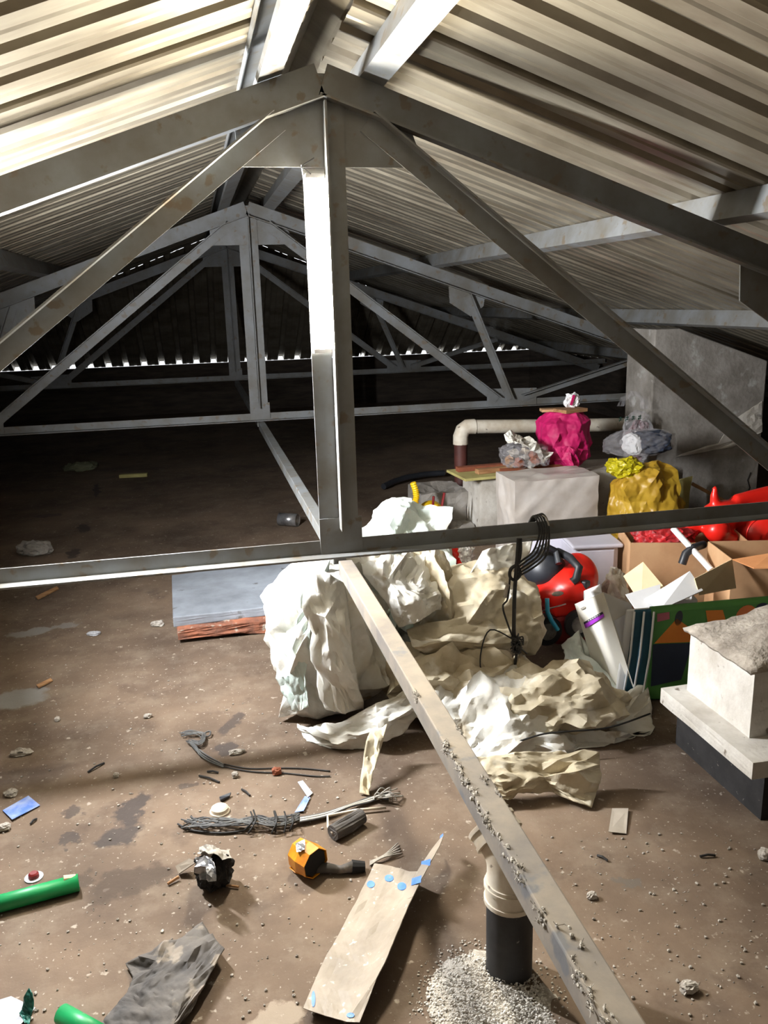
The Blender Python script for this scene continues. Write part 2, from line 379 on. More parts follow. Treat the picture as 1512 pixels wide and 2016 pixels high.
def truss(Y, label):
    t = thing('roof_truss', label, 'roof truss', (XR, Y, ZC-.05), 'welded steel roof trusses')
    half = RL-.15
    cz = .0475/math.cos(ANG)
    for s in (-1, 1):
        part('top_chord', angle_bar((XR+s*.004, ZA-cz), (XR+s*half, ZA-cz-SL*(half)), .095, Y-.006, fside=-1, fl=.04, fdir=-1), M_STEEL, t)
        part('diagonal', angle_bar((XR+s*.13, ZA-.16), (XR+s*1.80, ZC+.035), .062, Y-.0065, fl=.045, fside=1, fdir=-1), M_STEEL, t)
        part('strut', angle_bar((XR+s*1.56, ZA-SL*1.56-.12), (XR+s*1.90, ZC+.03), .05, Y-.0065, fl=.04, fside=1, fdir=-1), M_STEEL, t)
        part('diagonal', angle_bar((XR+s*2.00, ZC+.04), (XR+s*3.05, ZA-SL*3.05-.10), .055, Y-.0065, fl=.04, fside=1, fdir=-1), M_STEEL, t)
        part('gusset_plate', plate([(XR+s*1.72, ZC-.02), (XR+s*2.12, ZC-.02), (XR+s*2.12, ZC+.11), (XR+s*1.74, ZC+.12), (XR+s*1.72, ZC+.10)], Y), M_STEEL, t)
        kx, kz = 1.56, ZA-SL*1.56
        part('gusset_plate', plate([(XR+s*(kx-.14), kz-.03), (XR+s*(kx+.14), kz-.12), (XR+s*(kx+.13), kz-.2), (XR+s*(kx+.03), kz-.27), (XR+s*(kx-.13), kz-.17)], Y), M_STEEL, t)
    part('bottom_chord', angle_bar((XR-RL+.06, ZC+.004), (XR+RL-.06, ZC+.004), .052, Y+.0065, fl=.05, fside=-1, fdir=-1), M_STEEL, t)
    # centre post: two angles placed back to back
    m = MB().box((XR+.031, Y-.0035, (ZC+ZA-.04)/2), (.062, .006, ZA-.16-ZC-.02)); m.box((XR+.003, Y-.0265, (ZC+ZA-.04)/2), (.006, .04, ZA-.16-ZC-.02))
    part('post', m, M_STEEL, t)
    ztop = ZA-.08
    m = MB().box((XR-.033, Y+.0095, (ZC+.02+ztop)/2), (.064, .006, ztop-ZC-.02)); m.box((XR-.003, Y+.038, (ZC+.02+ztop)/2), (.006, .05, ztop-ZC-.02))
    part('post', m, M_STEEL, t)
    part('gusset_plate', plate([(XR-.257, ZA-.178), (XR-.255, ZA-.285), (XR+.31, ZA-.285), (XR+.265, ZA-.173), (XR+.01, ZA-.03), (XR-.01, ZA-.03)], Y), M_STEEL, t)
    part('gusset_plate', plate([(XR-.066, ZC-.018), (XR+.075, ZC-.018), (XR+.075, ZC+.105), (XR-.066, ZC+.105)], Y), M_STEEL, t)
    return t
truss(Y1, 'nearest steel truss, with the lit tube lamp on its centre post')
truss(Y1+SP, 'middle steel truss standing beside the concrete pillar, pale grey')
truss(Y1+2*SP, 'farthest truss, barely seen in the dark before the row of daylight slits')

def tie(y0, y1, label, material, lint):
    t = thing('tie_tube', label, 'steel tube', (XR, y0, .58), 'square tubes joining the trusses')
    m = MB().box((XR+.007, (y0+y1)/2, .609), (.046, y1-y0, .05)); part('tube', m, material, t, bevel=.003)
    rnd = random.Random(5); k = 0
    for (py, off, big) in lint:
        m = MB()
        for q in range(26):
            c = Vector((XR+.007+off+rnd.gauss(0, .003), py+rnd.gauss(0, .016*big), .634+rnd.uniform(-.014, .003)))
            for w in range(3):
                a = c+Vector((rnd.gauss(0, .003), rnd.gauss(0, .004), rnd.gauss(0, .003))); b_ = c+Vector((rnd.gauss(0, .003), rnd.gauss(0, .005), rnd.gauss(0, .003)))
                m.tube([a, c, b_], .0005, 3)
            m.ell(c, (.0022*big, .004*big, .002*big), 5, 4, jit=.4, seed=q)
        o = part('lint_tuft', m, M_LINT, t); o['kind'] = 'stuff'
tie(.15, Y1-.045, 'dusty square tube with lint tufts running low across the foreground', M_DUSTY,
    [(1.06, -.018, 1.4), (1.14, -.022, 1.2), (1.22, -.02, 1.5), (1.3, -.02, 1.3), (1.37, -.022, 1.1), (1.0, -.02, 1), (.92, -.02, 1.2), (.86, 0.004, 1.3), (.80, -.02, 1.2), (.74, -.02, 1.1), (1.21, .02, 1), (1.44, .02, .9), (.70, .01, 1), (1.6, -.02, .6), (1.24, .01, .8)])
tie(Y1+.07, Y1+SP-.05, 'clean pale tube joining the lamp truss to the middle truss', M_STEEL, [])
tie(Y1+SP+.07, Y1+2*SP-.05, 'dark tube behind the middle truss reaching the farthest one', M_STEEL, [])

# ------------------------------------------------------------------ lamp
def lamp():
    x, y = XR-.032, Y1-.001
    t = thing('tube_lamp', 'lit white tube lamp fixed upright to the truss post', 'lamp', (x, y, 1.29))
    part('end_cap', MB().box((x, y-.004, 1.82), (.058, .018, .016)), M_WHITE, t, bevel=.003)
    part('end_cap', MB().box((x, y-.004, 1.31), (.058, .018, .016)), M_WHITE, t, bevel=.003)
    ring = [(x+.028*math.cos(2*math.pi*k/24), y-.004+.009*math.sin(2*math.pi*k/24), 1.315) for k in range(24)]
    part('glowing_tube', MB().prism(ring, (0, 0, .5)), emit_mat('lamp_glow', (1, .92, .76), LAMP_STRENGTH), t, smooth='auto')
    part('supply_wire', MB().tube([(x-.012, y-.012, 1.825), (x-.03, y-.014, 1.838), (x-.04, y-.014, 1.844), (x-.034, y-.014, 1.85), (x, y-.010, 1.87)], .002, 6), M_BLACKW, t)
    part('supply_wire', MB().tube([(x-.04, y-.014, 1.85), (x-.036, y-.012, 1.82), (x-.032, y-.006, 1.7), (x-.031, y-.004, 1.5)], .0015, 6), M_WHITE, t)
lamp()
# a second tube hung upright from the left purlin, outside the frame; the long shadows on the floor point back to it
def side_lamp():
    x, y = -.67, 2.745
    t = thing('tube_lamp', 'second tube lamp hanging upright under the bright roof slope', 'lamp', (x, y, .98))
    part('glowing_tube', MB().tube([(x, y, 1.05), (x, y, 1.64)], .017, 20), emit_mat('side_lamp_glow', (.95, .97, 1), SIDE_LAMP_STRENGTH), t, smooth='auto')
    part('end_cap', MB().tube([(x, y, 1.64), (x, y, 1.67)], .021, 16), M_WHITE, t, smooth='auto')
    part('end_cap', MB().tube([(x, y, 1.015), (x, y, 1.05)], .021, 16), M_WHITE, t, smooth='auto')
    bd_ = Vector((math.sin(math.radians(-29)), math.cos(math.radians(-29)), 0))
    part('batten', MB().box(Vector((x, y, 1.345))+bd_*.034, (.050, .02, .65), Matrix.Rotation(math.radians(29), 3, 'Z')), M_WHITE, t, bevel=.003)  # unseen shield added to keep the lamp's light off the far side
    part('cord', MB().tube([(x, y, 1.67), (x-.08, y, 1.70), (x-.20, y, ZA-SL*1.25+.012)], .004, 6), M_BLACKW, t, smooth=True)
side_lamp()

# ------------------------------------------------------------------ crumpled cloth and film
def crease(V, F, levels, amp, seed):
    """split every triangle in four; each new vertex is pushed along the surface normal in proportion to its edge, which leaves flat facets and sharp creases"""
    rnd = random.Random(seed); V = [Vector(v) for v in V]
    for lv in range(levels):
        nrm = [Vector((0, 0, 0)) for _ in V]
        for f in F:
            n = (V[f[1]]-V[f[0]]).cross(V[f[2]]-V[f[0]])
            for k in f: nrm[k] += n
        mid = {}; NF = []
        def mp(a, b):
            e = (a, b) if a < b else (b, a)
            if e not in mid:
                n = nrm[a]+nrm[b]; l = (V[a]-V[b]).length
                if n.length > 0: n.normalize()
                mid[e] = len(V); V.append((V[a]+V[b])*.5+n*(rnd.gauss(0, 1)*amp[lv]*l))
            return mid[e]
        for a, b, c in F:
            x, y, z = mp(a, b), mp(b, c), mp(c, a)
            NF += [(a, x, z), (x, b, y), (z, y, c), (x, y, z)]
        F = NF
    return V, F
def ico(level):
    bm = bmesh.new(); bmesh.ops.create_icosphere(bm, subdivisions=level, radius=1)
    V = [v.co.copy() for v in bm.verts]; F = [tuple(v.index for v in f.verts) for f in bm.faces]; bm.free()
    return V, F
def bag_mesh(c, r, seed, base=2, levels=4, amp=(.20, .13, .07, .03, .02), rot=0.0, floor=.004, square=2.5, lump=.22, folds=0, fold_amp=.1, ceil=None, tilt=None, waist=0.0):
    U, F = ico(base); rnd = random.Random(seed); off = Vector((seed*7.1, seed*3.3, seed*1.7)); P = []
    for u in U:
        s = sum(abs(q)**square for q in u)**(1/square)
        p = u/s
        k = 1+lump*noise.noise(u*1.7+off)+.5*lump*noise.noise(u*4.1+off)+rnd.uniform(-.03, .03)
        if folds:
            a = math.atan2(u.y, u.x)*folds/math.pi/2+1.2*noise.noise(u*1.3+off)
            k += fold_amp*(abs((a % 1)*2-1)-.5)*(1-abs(u.z)**3)
        w = 1-waist*max(0, u.z)**2
        P.append(Vector((p.x*r[0]*k*w, p.y*r[1]*k*w, p.z*r[2]*(k*.4+.6))))
    P, F = crease(P, F, levels, amp, seed+1)
    R_ = Matrix.Rotation(rot, 3, 'Z')
    if tilt: R_ = Matrix.Rotation(tilt[0], 3, 'X') @ Matrix.Rotation(tilt[1], 3, 'Y') @ R_
    c = Vector(c); out = []
    for p in P:
        q = c+R_ @ p; q.z = max(q.z, floor+abs(q.z-floor)*.05 if q.z < floor else q.z)
        if ceil is not None and q.z > ceil: q.z = ceil-(q.z-ceil)*.1
        out.append(q)
    return MB().add(out, F)
def patch_mesh(ctrl, seed, levels=4, amp=(.10, .10, .08, .05, .03), floor=.004):
    """cloth patch through a grid of points"""
    n, m = len(ctrl), len(ctrl[0]); rnd = random.Random(seed)
    V = [Vector(p) for r in ctrl for p in r]; F = []
    for i in range(n-1):
        for j in range(m-1):
            a, b, c, d = i*m+j, i*m+j+1, (i+1)*m+j+1, (i+1)*m+j
            F += [(a, b, c), (a, c, d)] if rnd.random() < .5 else [(a, b, d), (b, c, d)]
    V, F = crease(V, F, levels, amp, seed)
    for v in V: v.z = max(v.z, floor)
    return MB().add(V, F)
def pts(Y, *rows): return [[AT(p[0], p[1], p[2] if len(p) > 2 else Y) for p in r] for r in rows]

# ------------------------------------------------------------------ the heap of woven sacks
SACKS = 'woven sacks heaped behind the foreground tube'
def sack(mb, m, label, origin): return single('woven_sack', mb, m, label, 'sack', origin, SACKS, smooth='auto')
def sheet(mb, m, label, origin): return single('sack_sheet', mb, m, label, 'sack', origin, SACKS, smooth='auto', solid=.0025)
sack(bag_mesh((.40, 2.84, .29), (.225, .23, .285), 3, folds=6, fold_amp=.42, lump=.14, ceil=.575, amp=(.17, .09, .05, .025)), M_SACK, 'bulging white woven sack at the bright end of the heap, nearest the grey slab', (.345, 2.86, 0))
sack(bag_mesh((.78, 3.26, .33), (.20, .20, .335), 8, folds=5, fold_amp=.18, waist=.15), M_SACKG, 'tallest sack of the heap, its crumpled top rising above the steel bar', (.83, 3.33, 0))
sack(bag_mesh((.985, 2.88, .28), (.25, .20, .19), 12, lump=.12, amp=(.08, .07, .05, .02), rot=.1), M_SACKY, 'brownish shaded rounded sack lying behind the hanging wire tangle', (1.02, 2.88, 0))
sack(bag_mesh((.80, 2.66, .13), (.24, .18, .14), 15, lump=.2), M_SACKY, 'low shaded sack squashed beneath the dusty square tube', (.80, 2.66, 0))
sack(bag_mesh((1.12, 2.46, .10), (.24, .15, .115), 21, lump=.22, rot=-.2), M_SACKY, 'flattened grey-brown sack at the front foot of the heap', (1.12, 2.46, 0))
# flaps of loose sacking, listed by rows of surveyed points
sheet(patch_mesh(pts(2.60, [(585, 1425, 2.66), (660, 1425, 2.56), (740, 1385, 2.50), (815, 1350, 2.56)], [(597, 1452, 2.62), (665, 1465, 2.48), (745, 1435, 2.44), (820, 1385, 2.50)], [(625, 1475, 2.58), (680, 1492, 2.50), (750, 1462, 2.48), (822, 1405, 2.52)]), 31), M_SACK,
      'tongue of white sacking folded round the foot of the brightest sack', (.4, 2.5, 0))
sheet(patch_mesh([[G(728, 1440, .12), G(762, 1425, .14)], [G(716, 1490, .08), G(748, 1478, .09)], [G(710, 1530, .04), G(733, 1525, .05)], [G(708, 1562, .006), G(728, 1566, .006)]], 32, 3), M_SACKY,
      'narrow strap of sacking dangling to the floor beside the wire bundle', (.45, 2.4, 0))
sheet(patch_mesh(pts(2.8, [(800, 1085, 2.95), (840, 1080, 2.95), (872, 1085, 2.95)], [(835, 1130, 2.86), (868, 1120, 2.80), (893, 1130, 2.88)], [(855, 1165, 2.82), (885, 1165, 2.74), (905, 1190, 2.84)], [(865, 1205, 2.80), (890, 1222, 2.72), (905, 1205, 2.80)]), 33, amp=(.07, .07, .05, .03)), M_SACKY,
      'upright brown flap of sacking forming one wall of the notch under the steel bar', (.9, 2.8, 0))
sheet(patch_mesh(pts(2.85, [(1050, 1062, 3.05), (1005, 1070, 2.98), (950, 1085, 2.92)], [(1030, 1110, 2.96), (975, 1118, 2.86), (925, 1130, 2.84)], [(1000, 1160, 2.90), (950, 1165, 2.80), (908, 1170, 2.82)], [(960, 1200, 2.86), (930, 1205, 2.78), (904, 1195, 2.80)]), 34, amp=(.07, .07, .05, .03)), M_SACK,
      'brilliant white flap of sacking folded up against the steel bar', (1.0, 2.85, 0))
sheet(patch_mesh(pts(2.8, [(705, 1088, 2.90), (760, 1085, 2.94), (815, 1088, 2.96), (850, 1095, 2.94)], [(715, 1130, 2.76), (765, 1140, 2.72), (820, 1150, 2.74), (862, 1160, 2.78)], [(760, 1185, 2.72), (790, 1195, 2.66), (830, 1180, 2.66), (868, 1170, 2.74)], [(785, 1235, 2.72), (815, 1228, 2.66), (845, 1210, 2.66), (868, 1200, 2.72)]), 35), M_SACK,
      'white crumpled sacking draped over the middle of the heap just under the bar', (.75, 2.8, 0))
sheet(patch_mesh(pts(2.5, [(800, 1240, 2.72), (880, 1222, 2.70), (960, 1215, 2.72), (1030, 1215, 2.76)], [(815, 1275, 2.60), (890, 1262, 2.60), (970, 1268, 2.62), (1040, 1262, 2.70)], [(835, 1285, 2.62), (900, 1282, 2.62), (970, 1285, 2.64), (1035, 1280, 2.72)]), 36, amp=(.05, .05, .05, .03)), M_SACKY,
      'broad shaded fold of sacking across the middle of the heap', (.9, 2.7, 0))
sheet(patch_mesh(pts(2.4, [(860, 1330, 2.62), (950, 1308, 2.62), (1050, 1322, 2.62), (1130, 1350, 2.62), (1200, 1385, 2.58), (1275, 1352, 2.56)],
      [(850, 1400, 2.46), (940, 1370, 2.44), (1030, 1375, 2.42), (1120, 1385, 2.46), (1190, 1420, 2.44), (1284, 1395, 2.44)],
      [(880, 1470, 2.38), (960, 1450, 2.34), (1050, 1440, 2.32), (1130, 1440, 2.36), (1215, 1440, 2.30), (1287, 1470, 2.36)],
      [(900, 1520, 2.32), (970, 1510, 2.26), (1060, 1490, 2.28), (1140, 1495, 2.30), (1200, 1490, 2.30), (1245, 1497, 2.34)]), 37, amp=(.16, .13, .09, .05)), M_SACK,
      'large creased sheet of sacking with pointed corners beside the white pedestal', (1.1, 2.4, 0))
sheet(patch_mesh([[G(880, 1490, .13), G(960, 1490, .12), G(1060, 1480, .12), G(1180, 1480, .12)], [G(905, 1530, .07), G(985, 1540, .08), G(1070, 1530, .07), G(1185, 1525, .07)], [G(930, 1558, .02), G(1000, 1575, .03), G(1090, 1560, .02), G(1165, 1590, .01)]], 38, amp=(.14, .12, .08, .05)), M_SACKY,
      'dull tattered hem of sacking lowest at the front of the heap', (1.0, 2.15, 0))
sheet(patch_mesh(pts(2.7, [(1105, 1270, 2.86), (1140, 1240, 2.90), (1165, 1300, 2.84)], [(1110, 1300, 2.74), (1150, 1290, 2.78), (1180, 1350, 2.74)], [(1150, 1345, 2.66), (1185, 1365, 2.66), (1230, 1375, 2.66)]), 39, 3), M_SACKG,
      'green-grey scrap of sacking between the red toy car and the white carton', (1.35, 2.75, 0))
sheet(patch_mesh(pts(2.6, [(600, 1120, 2.72), (640, 1125, 2.66), (680, 1150, 2.64)], [(596, 1200, 2.62), (640, 1215, 2.55), (690, 1235, 2.57)], [(612, 1300, 2.60), (652, 1320, 2.52), (702, 1325, 2.55)], [(640, 1395, 2.60), (680, 1405, 2.54), (716, 1395, 2.57)]), 44, amp=(.10, .09, .06, .03)), M_SACK,
      'stiff white panel of sacking folded down the front of the brightest sack', (.4, 2.6, 0))
sheet(patch_mesh(pts(2.8, [(555, 1190, 2.82), (600, 1150, 2.74), (650, 1100, 2.72)], [(540, 1270, 2.78), (575, 1260, 2.66), (612, 1240, 2.64)], [(543, 1335, 2.76), (570, 1330, 2.64), (600, 1330, 2.62)], [(575, 1400, 2.70), (590, 1400, 2.62), (610, 1390, 2.60)]), 40, amp=(.09, .09, .07, .04)), M_SACKG,
      'pale green-tinged sacking hanging down the end of the heap toward the slab', (.2, 2.75, 0))

# ------------------------------------------------------------------ concrete pillar, kerb, pedestal, slab
def rough_block(mb, lv, amp, seed):
    """break box faces into triangles and roughen them"""
    T = []
    for f in mb.f:
        for k in range(1, len(f)-1): T.append((f[0], f[k], f[k+1]))
    V, F = crease(mb.v, T, lv, amp, seed); return MB().add(V, F)
m_ = MB().prism([(2.79, 4.8, 0), (3.60, 4.8, 0), (3.60, 4.8, 1.01), (2.96, 4.8, 1.235), (2.79, 4.8, 1.235)], (0, .34, 0))
pil = thing('concrete_pillar', 'tall grey concrete pillar with flaking plaster under the lower purlin', 'pillar', (3.2, 4.97, 0))
part('shaft', m_, M_CONC, pil, bevel=.008)
part('plaster_patch', patch_mesh(pts(4.795, [(1440, 830), (1500, 790)], [(1410, 880), (1500, 850)], [(1330, 900), (1440, 880)][::1]), 3, 3, (.04, .04, .03)), M_CONCW, pil, solid=.006)
part('crack', MB().tube([AT(1478, 930, 4.797), AT(1472, 945, 4.797), AT(1476, 960, 4.797), AT(1470, 980, 4.797)], .004, 5), M_SOOT, pil)
kb = thing('concrete_kerb', 'low concrete kerb carrying boards and bags in front of the pillar', 'kerb', (2.1, 4.8, 0))
part('block', rough_block(MB().box((1.78, 4.80, .21), (.36, .36, .40)), 3, (.004, .008, .01), 2), M_CONCW, kb)
part('block', rough_block(MB().box((2.37, 4.83, .22), (.80, .36, .37)), 3, (.004, .006, .01), 3), M_CONCW, kb)
part('dark_gap', MB().box((2.3, 4.86, .02), (.95, .34, .05)), M_TAR, kb)  # black strip painted in as the dark gap under the kerb
part('rubble', rough_block(MB().box((1.45, 5.05, .14), (.30, .34, .28)), 3, (.06, .06, .05), 4), M_CONC, kb)
part('rubble', rough_block(MB().box((1.51, 4.78, .05), (.14, .2, .10)), 3, (.05, .05, .04), 5), M_CONC, kb)

ped = thing('concrete_pedestal', 'white concrete pedestal with projecting ledge, black base and rough mortar top', 'pedestal', (1.8, 2.0, 0))
part('base', rough_block(MB().box((1.80, 2.03, .095), (.68, .44, .19)), 3, (.003, .004, .006), 6), M_TAR, ped)
part('ledge', rough_block(MB().box((1.76, 1.965, .216), (.80, .46, .05)), 3, (.002, .004, .006), 7), M_CONCW, ped)
part('block', rough_block(MB().box((1.79, 2.005, .34), (.72, .31, .20)), 3, (.002, .003, .005), 8), M_CONCW, ped)
rows = []; rnd = random.Random(3)
for i in range(26):
    r = []
    for j in range(16):
        x = 1.41+.76*i/25; y = 1.84+.33*j/15
        e = min(1, min(i, 25-i)/5, min(j, 15-j)/4)
        r.append(Vector((x, y,   .442+(.07+.05*noise.noise(Vector((x*6, y*6, 2)))+.02*noise.noise(Vector((x*22, y*22, 5))))*max(0, e)+.006*rnd.random())))
    rows.append(r)
rows = [rows[0]]+rows+[rows[-1]]
m_ = MB().grid(rows[1:-1]); part('mortar_cap', m_, M_MORTAR, ped, smooth=True, solid=.012)

slab_o = thing('stone_slab', 'blue-grey slab propped on a worn brick plank left of the sacks', 'slab', (.2, 3.75, 0))
c = [G(340, 1215, .115), G(640, 1180, .115), G(640, 1098, .115), G(338, 1132, .115)]
m_ = MB().prism([p-Vector((0, 0, .05)) for p in c], (0, 0, .05)); part('top_slab', rough_block(m_, 3, (.002, .002, .003), 5), M_SLAB, slab_o, bevel=.006)
c = [G(350, 1250, .045)+Vector((0, 0, -.02)), G(640, 1215, .045)+Vector((0, 0, -.02)), G(640, 1130, .03), G(352, 1160, .03)]
for p in c: p.z = .02
m_ = MB().prism(c, (0, 0, .043)); part('brick_layer', rough_block(m_, 4, (.012, .02, .03, .03), 9), M_BRICK, slab_o)
part('prop', rough_block(MB().box((.33, 3.95, .01), (.4, .2, .02)), 2, (.02, .02), 1), M_BRICK, slab_o)

# ------------------------------------------------------------------ vent pipe in the foreground
vp = thing('vent_pipe', 'stubby vent pipe, black below with a dusty white elbow on top', 'pipe', (.575, 1.47, 0))
bx, by = .575, 1.47
part('riser', MB().tube([(bx, by, 0), (bx, by, .21)], .051, 28), M_TAR, vp, smooth='auto')
el = thing_dir = Vector((-.38, .92, 0)).normalized()
path = [Vector((bx, by, .19)), Vector((bx, by, .27))]
R0 = .055; cc = Vector((bx, by, .27))+el*R0
for k in range(1, 9):
    a = k/8*math.radians(60); path.append(cc-el*(R0*math.cos(a))+Vector((0, 0, R0*math.sin(a))))
d_ = (path[-1]-path[-2]).normalized(); path += [path[-1]+d_*.045]
elbow = part('elbow', MB().tube(path, .050, 28), M_PVC, vp, smooth='auto')
for z0, z1, r_ in ((.186, .196, .0565), (.222, .230, .0565), (.190, .238, .0535)):
    obj('socket_ring', MB().tube([(bx, by, z0), (bx, by, z1)], r_, 28), M_PVC, elbow, smooth='auto')
p = path[-1]
obj('socket_collar', MB().tube([p-d_*.042, p], .0545, 28), M_PVC, elbow, smooth='auto')
for t_ in (-.036, -.006): obj('socket_ring', MB().tube([p+d_*(t_-.004), p+d_*(t_+.004)], .0575, 28), M_PVC, elbow, smooth='auto')
# granules spilled at the pipe foot
def granules(name, c, rx, ry, n, r0, r1, m, label, seed, peak=.02, cat='rubble'):
    rnd = random.Random(seed); mb = MB()
    for k in range(n):
        a = rnd.uniform(0, 2*math.pi); q = math.sqrt(rnd.random())*(1 if rnd.random() < .8 else 1.3)
        x = c[0]+rx*q*math.cos(a); y = c[1]+ry*q*math.sin(a); r = rnd.uniform(r0, r1)
        z = max(0, peak*(1-q*q))*rnd.uniform(.3, 1)+r*.6
        mb.ell((x, y, z), (r, r*rnd.uniform(.6, 1), r*.7), 5, 4, jit=.25, seed=k)
    o = single(name, mb, m, label, cat, (c[0], c[1], 0)); o['kind'] = 'stuff'; return o
granules('plaster_granules', (.50, 1.40, 0), .13, .14, 4200, .0010, .0034, mat('white_granules', (226, 222, 214), (196, 190, 182), rough=.9), 'spill of pale plaster granules around the foot of the vent pipe', 4, .022)

rows = []
for i in range(24):
    r = []
    for j in range(24):
        x = -1.15+2.3*i/23; y = -1.15+2.3*j/23; q = math.hypot(x, y)+.55*noise.noise(Vector((x*2.2, y*2.2, 4)))+.2*noise.noise(Vector((x*6, y*6, 7)))
        r.append(Vector((.50+.13*x, 1.40+.14*y, max(-.003, .013*(1-q*q))+.002*noise.noise(Vector((x*9, y*9, 1))))))
    rows.append(r)
_md = single('plaster_mound', MB().grid(rows), mat('white_dust', (196, 190, 180), (158, 150, 138), rough=1, scale=60, bump=.6, bscale=300), 'low mound of whitish plaster dust under the granules', 'rubble', (.50, 1.40, 0), smooth=True)
# ------------------------------------------------------------------ bent metal flashing
fl = thing('metal_flashing', 'bent strip of pale sheet metal with blue paint dabs on the foreground floor', 'sheet metal', (.36, 1.62, 0))
ctrl = [[G(737, 1700, .012), G(772, 1706, .020), G(806, 1716, .034), G(832, 1716, .055)],
        [G(704, 1770, .012), G(745, 1772, .022), G(785, 1780, .034), G(812, 1768, .062)],
        [G(668, 1838, .016), G(708, 1850, .024), G(752, 1855, .036), G(786, 1828, .070)],
        [G(643, 1880, .018), G(690, 1895, .024), G(730, 1900, .036), G(762, 1886, .068)],
        [G(618, 1935, .018), G(665, 1950, .024), G(706, 1955, .034), G(742, 1925, .060)],
        [G(597, 1985, .020), G(640, 2000, .024), G(682, 2012, .030), G(708, 2013, .034)]]
pan = part('panel', patch_mesh(ctrl, 5, 3, (.012, .014, .012, .01)), mat('dusty_sheet_metal', (160, 148, 132), (132, 121, 107), rough=.6, scale=9, c3=(186, 178, 164), s3=50, t3=.64), fl, solid=.0015)
m_ = MB().grid([[G(790, 1775, .036), G(813, 1766, .064)], [G(806, 1742, .042), G(828, 1735, .070)], [G(828, 1705, .050), G(848, 1698, .078)], [G(850, 1672, .058), G(866, 1665, .082)], [G(866, 1652, .064), G(873, 1646, .084)]])
part('pointed_strip', m_, MATS['dusty_sheet_metal'], fl, solid=.0015)
M_BLUED = mat('blue_paint_dab', (66, 118, 214), (100, 144, 220), rough=.5, scale=30)
from mathutils.bvhtree import BVHTree
_me = pan.data; _bvh = BVHTree.FromPolygons([v.co+Vector(fl['_o']) for v in _me.vertices], [tuple(p.vertices) for p in _me.polygons])
for px, py, w, h in ((766, 1730, 9, 7), (791, 1746, 9, 8), (730, 1742, 8, 7), (785, 1841, 9, 7), (617, 1968, 4, 16), (690, 2000, 8, 5)):
    q = []
    for k in range(10):
        a = 2*math.pi*k/10; d = ray(px+w*math.cos(a), py+h*math.sin(a)).normalized()
        hit = _bvh.ray_cast(Vector((0, 0, EYE)), d)
        if hit[0]: q.append(hit[0]+Vector((0, 0, .0016)))
    if len(q) > 5: part('paint_dab', MB().prism(q, (0, 0, .0006)), M_BLUED, fl)
for (a, b) in (((829, 1704), (847, 1699)), ((810, 1738), (829, 1732)), ((866, 1653), (872, 1648))):
    p0, p1 = G(a[0], a[1], .047), G(b[0], b[1], .078); d = Vector((.004, .012, 0)); u = Vector((0, -.001, .003))
    part('paint_dab', MB().prism([p0-d+u, p0+d+u, p1+d+u, p1-d+u], (0, 0, .0006)), M_BLUED, fl)

# ------------------------------------------------------------------ right-hand store of household things
single('wrapped_box', rough_block(MB().box((1.90, 4.36, .24), (.50, .30, .472)), 4, (.010, .022, .032, .03), 5), M_WRAP, 'white box wrapped in crinkled plastic standing against the kerb', 'box', (1.90, 4.36, 0), smooth='auto')
bo = [('lower_board', (1.72, 4.74, .424), (.50, .30, .016), .08, M_WOODY), ('slat', (1.78, 4.80, .447), (.56, .05, .028), .05, M_REDW), ('slat', (1.74, 4.70, .447), (.30, .05, .028), .12, M_WOOD), ('slat', (1.98, 4.70, .445), (.50, .06, .024), .03, M_REDW)]
for i, (n_, c, sz, a, m) in enumerate(bo):
    single('wooden_board', MB().box(c, sz, Matrix.Rotation(a, 3, 'Z')), m, ['wide greenish-yellow board lowest in the pile on the kerb', 'long red-brown slat at the back of the board pile', 'short pale slat at the overhanging end of the board pile', 'red-brown slat running beneath the clear bag and the magenta bag'][i], 'board', c, 'boards piled on the kerb', bevel=.002)
cb = thing('scrap_bag', 'clear bag of brown scraps with a crumpled white cloth on top', 'bag', (1.88, 4.68, .46))
rnd = random.Random(8)
for k in range(16):
    c = (1.88+rnd.uniform(-.11, .12), 4.64+rnd.uniform(-.05, .05), .50+rnd.uniform(-.02, .06)); m_ = MB().ell(c, (.034, .028, .026), 7, 5, jit=.3, seed=k)
    part('scrap', m_, (M_WOOD, M_REDW, M_PVC, M_LINT)[k % 4], cb)
part('film', bag_mesh((1.88, 4.65, .535), (.165, .10, .085), 9, lump=.15, floor=.46), M_CLEAR, cb, smooth='auto')
part('white_cloth', patch_mesh(pts(4.56, [(992, 855, 4.62), (1010, 850, 4.66), (1030, 862, 4.66), (1062, 880, 4.62), (1090, 890, 4.60)], [(1000, 872, 4.56), (1020, 872, 4.54), (1040, 880, 4.54), (1064, 892, 4.54), (1085, 896, 4.56)]), 12, 4, (.18, .12, .08, .05)), M_SACK, cb, solid=.002)
pk = thing('magenta_bag', 'magenta cloth bag with boards sticking out of its open top', 'bag', (2.18, 4.78, .42))
part('bag_body', bag_mesh((2.18, 4.76, .595), (.16, .125, .19), 14, folds=7, fold_amp=.16, lump=.10, floor=.43, ceil=.768, square=3.4, amp=(.08, .06, .04, .03)), M_PINK, pk, smooth='auto')
part('hanging_corner', patch_mesh(pts(4.58, [(1090, 880, 4.62), (1120, 878, 4.60), (1148, 885, 4.62)], [(1105, 905, 4.60), (1125, 905, 4.57), (1140, 908, 4.60)], [(1128, 930, 4.585), (1131, 933, 4.58), (1135, 930, 4.585)]), 15, 3, (.1, .08, .05)), M_PINK, pk, solid=.002)
part('board', MB().box((2.21, 4.74, .775), (.17, .12, .02), Matrix.Rotation(.3, 3, 'Z')), M_WOOD, pk)
part('board', MB().box((2.15, 4.80, .773), (.20, .08, .016), Matrix.Rotation(-.2, 3, 'Z')), M_CARD, pk)
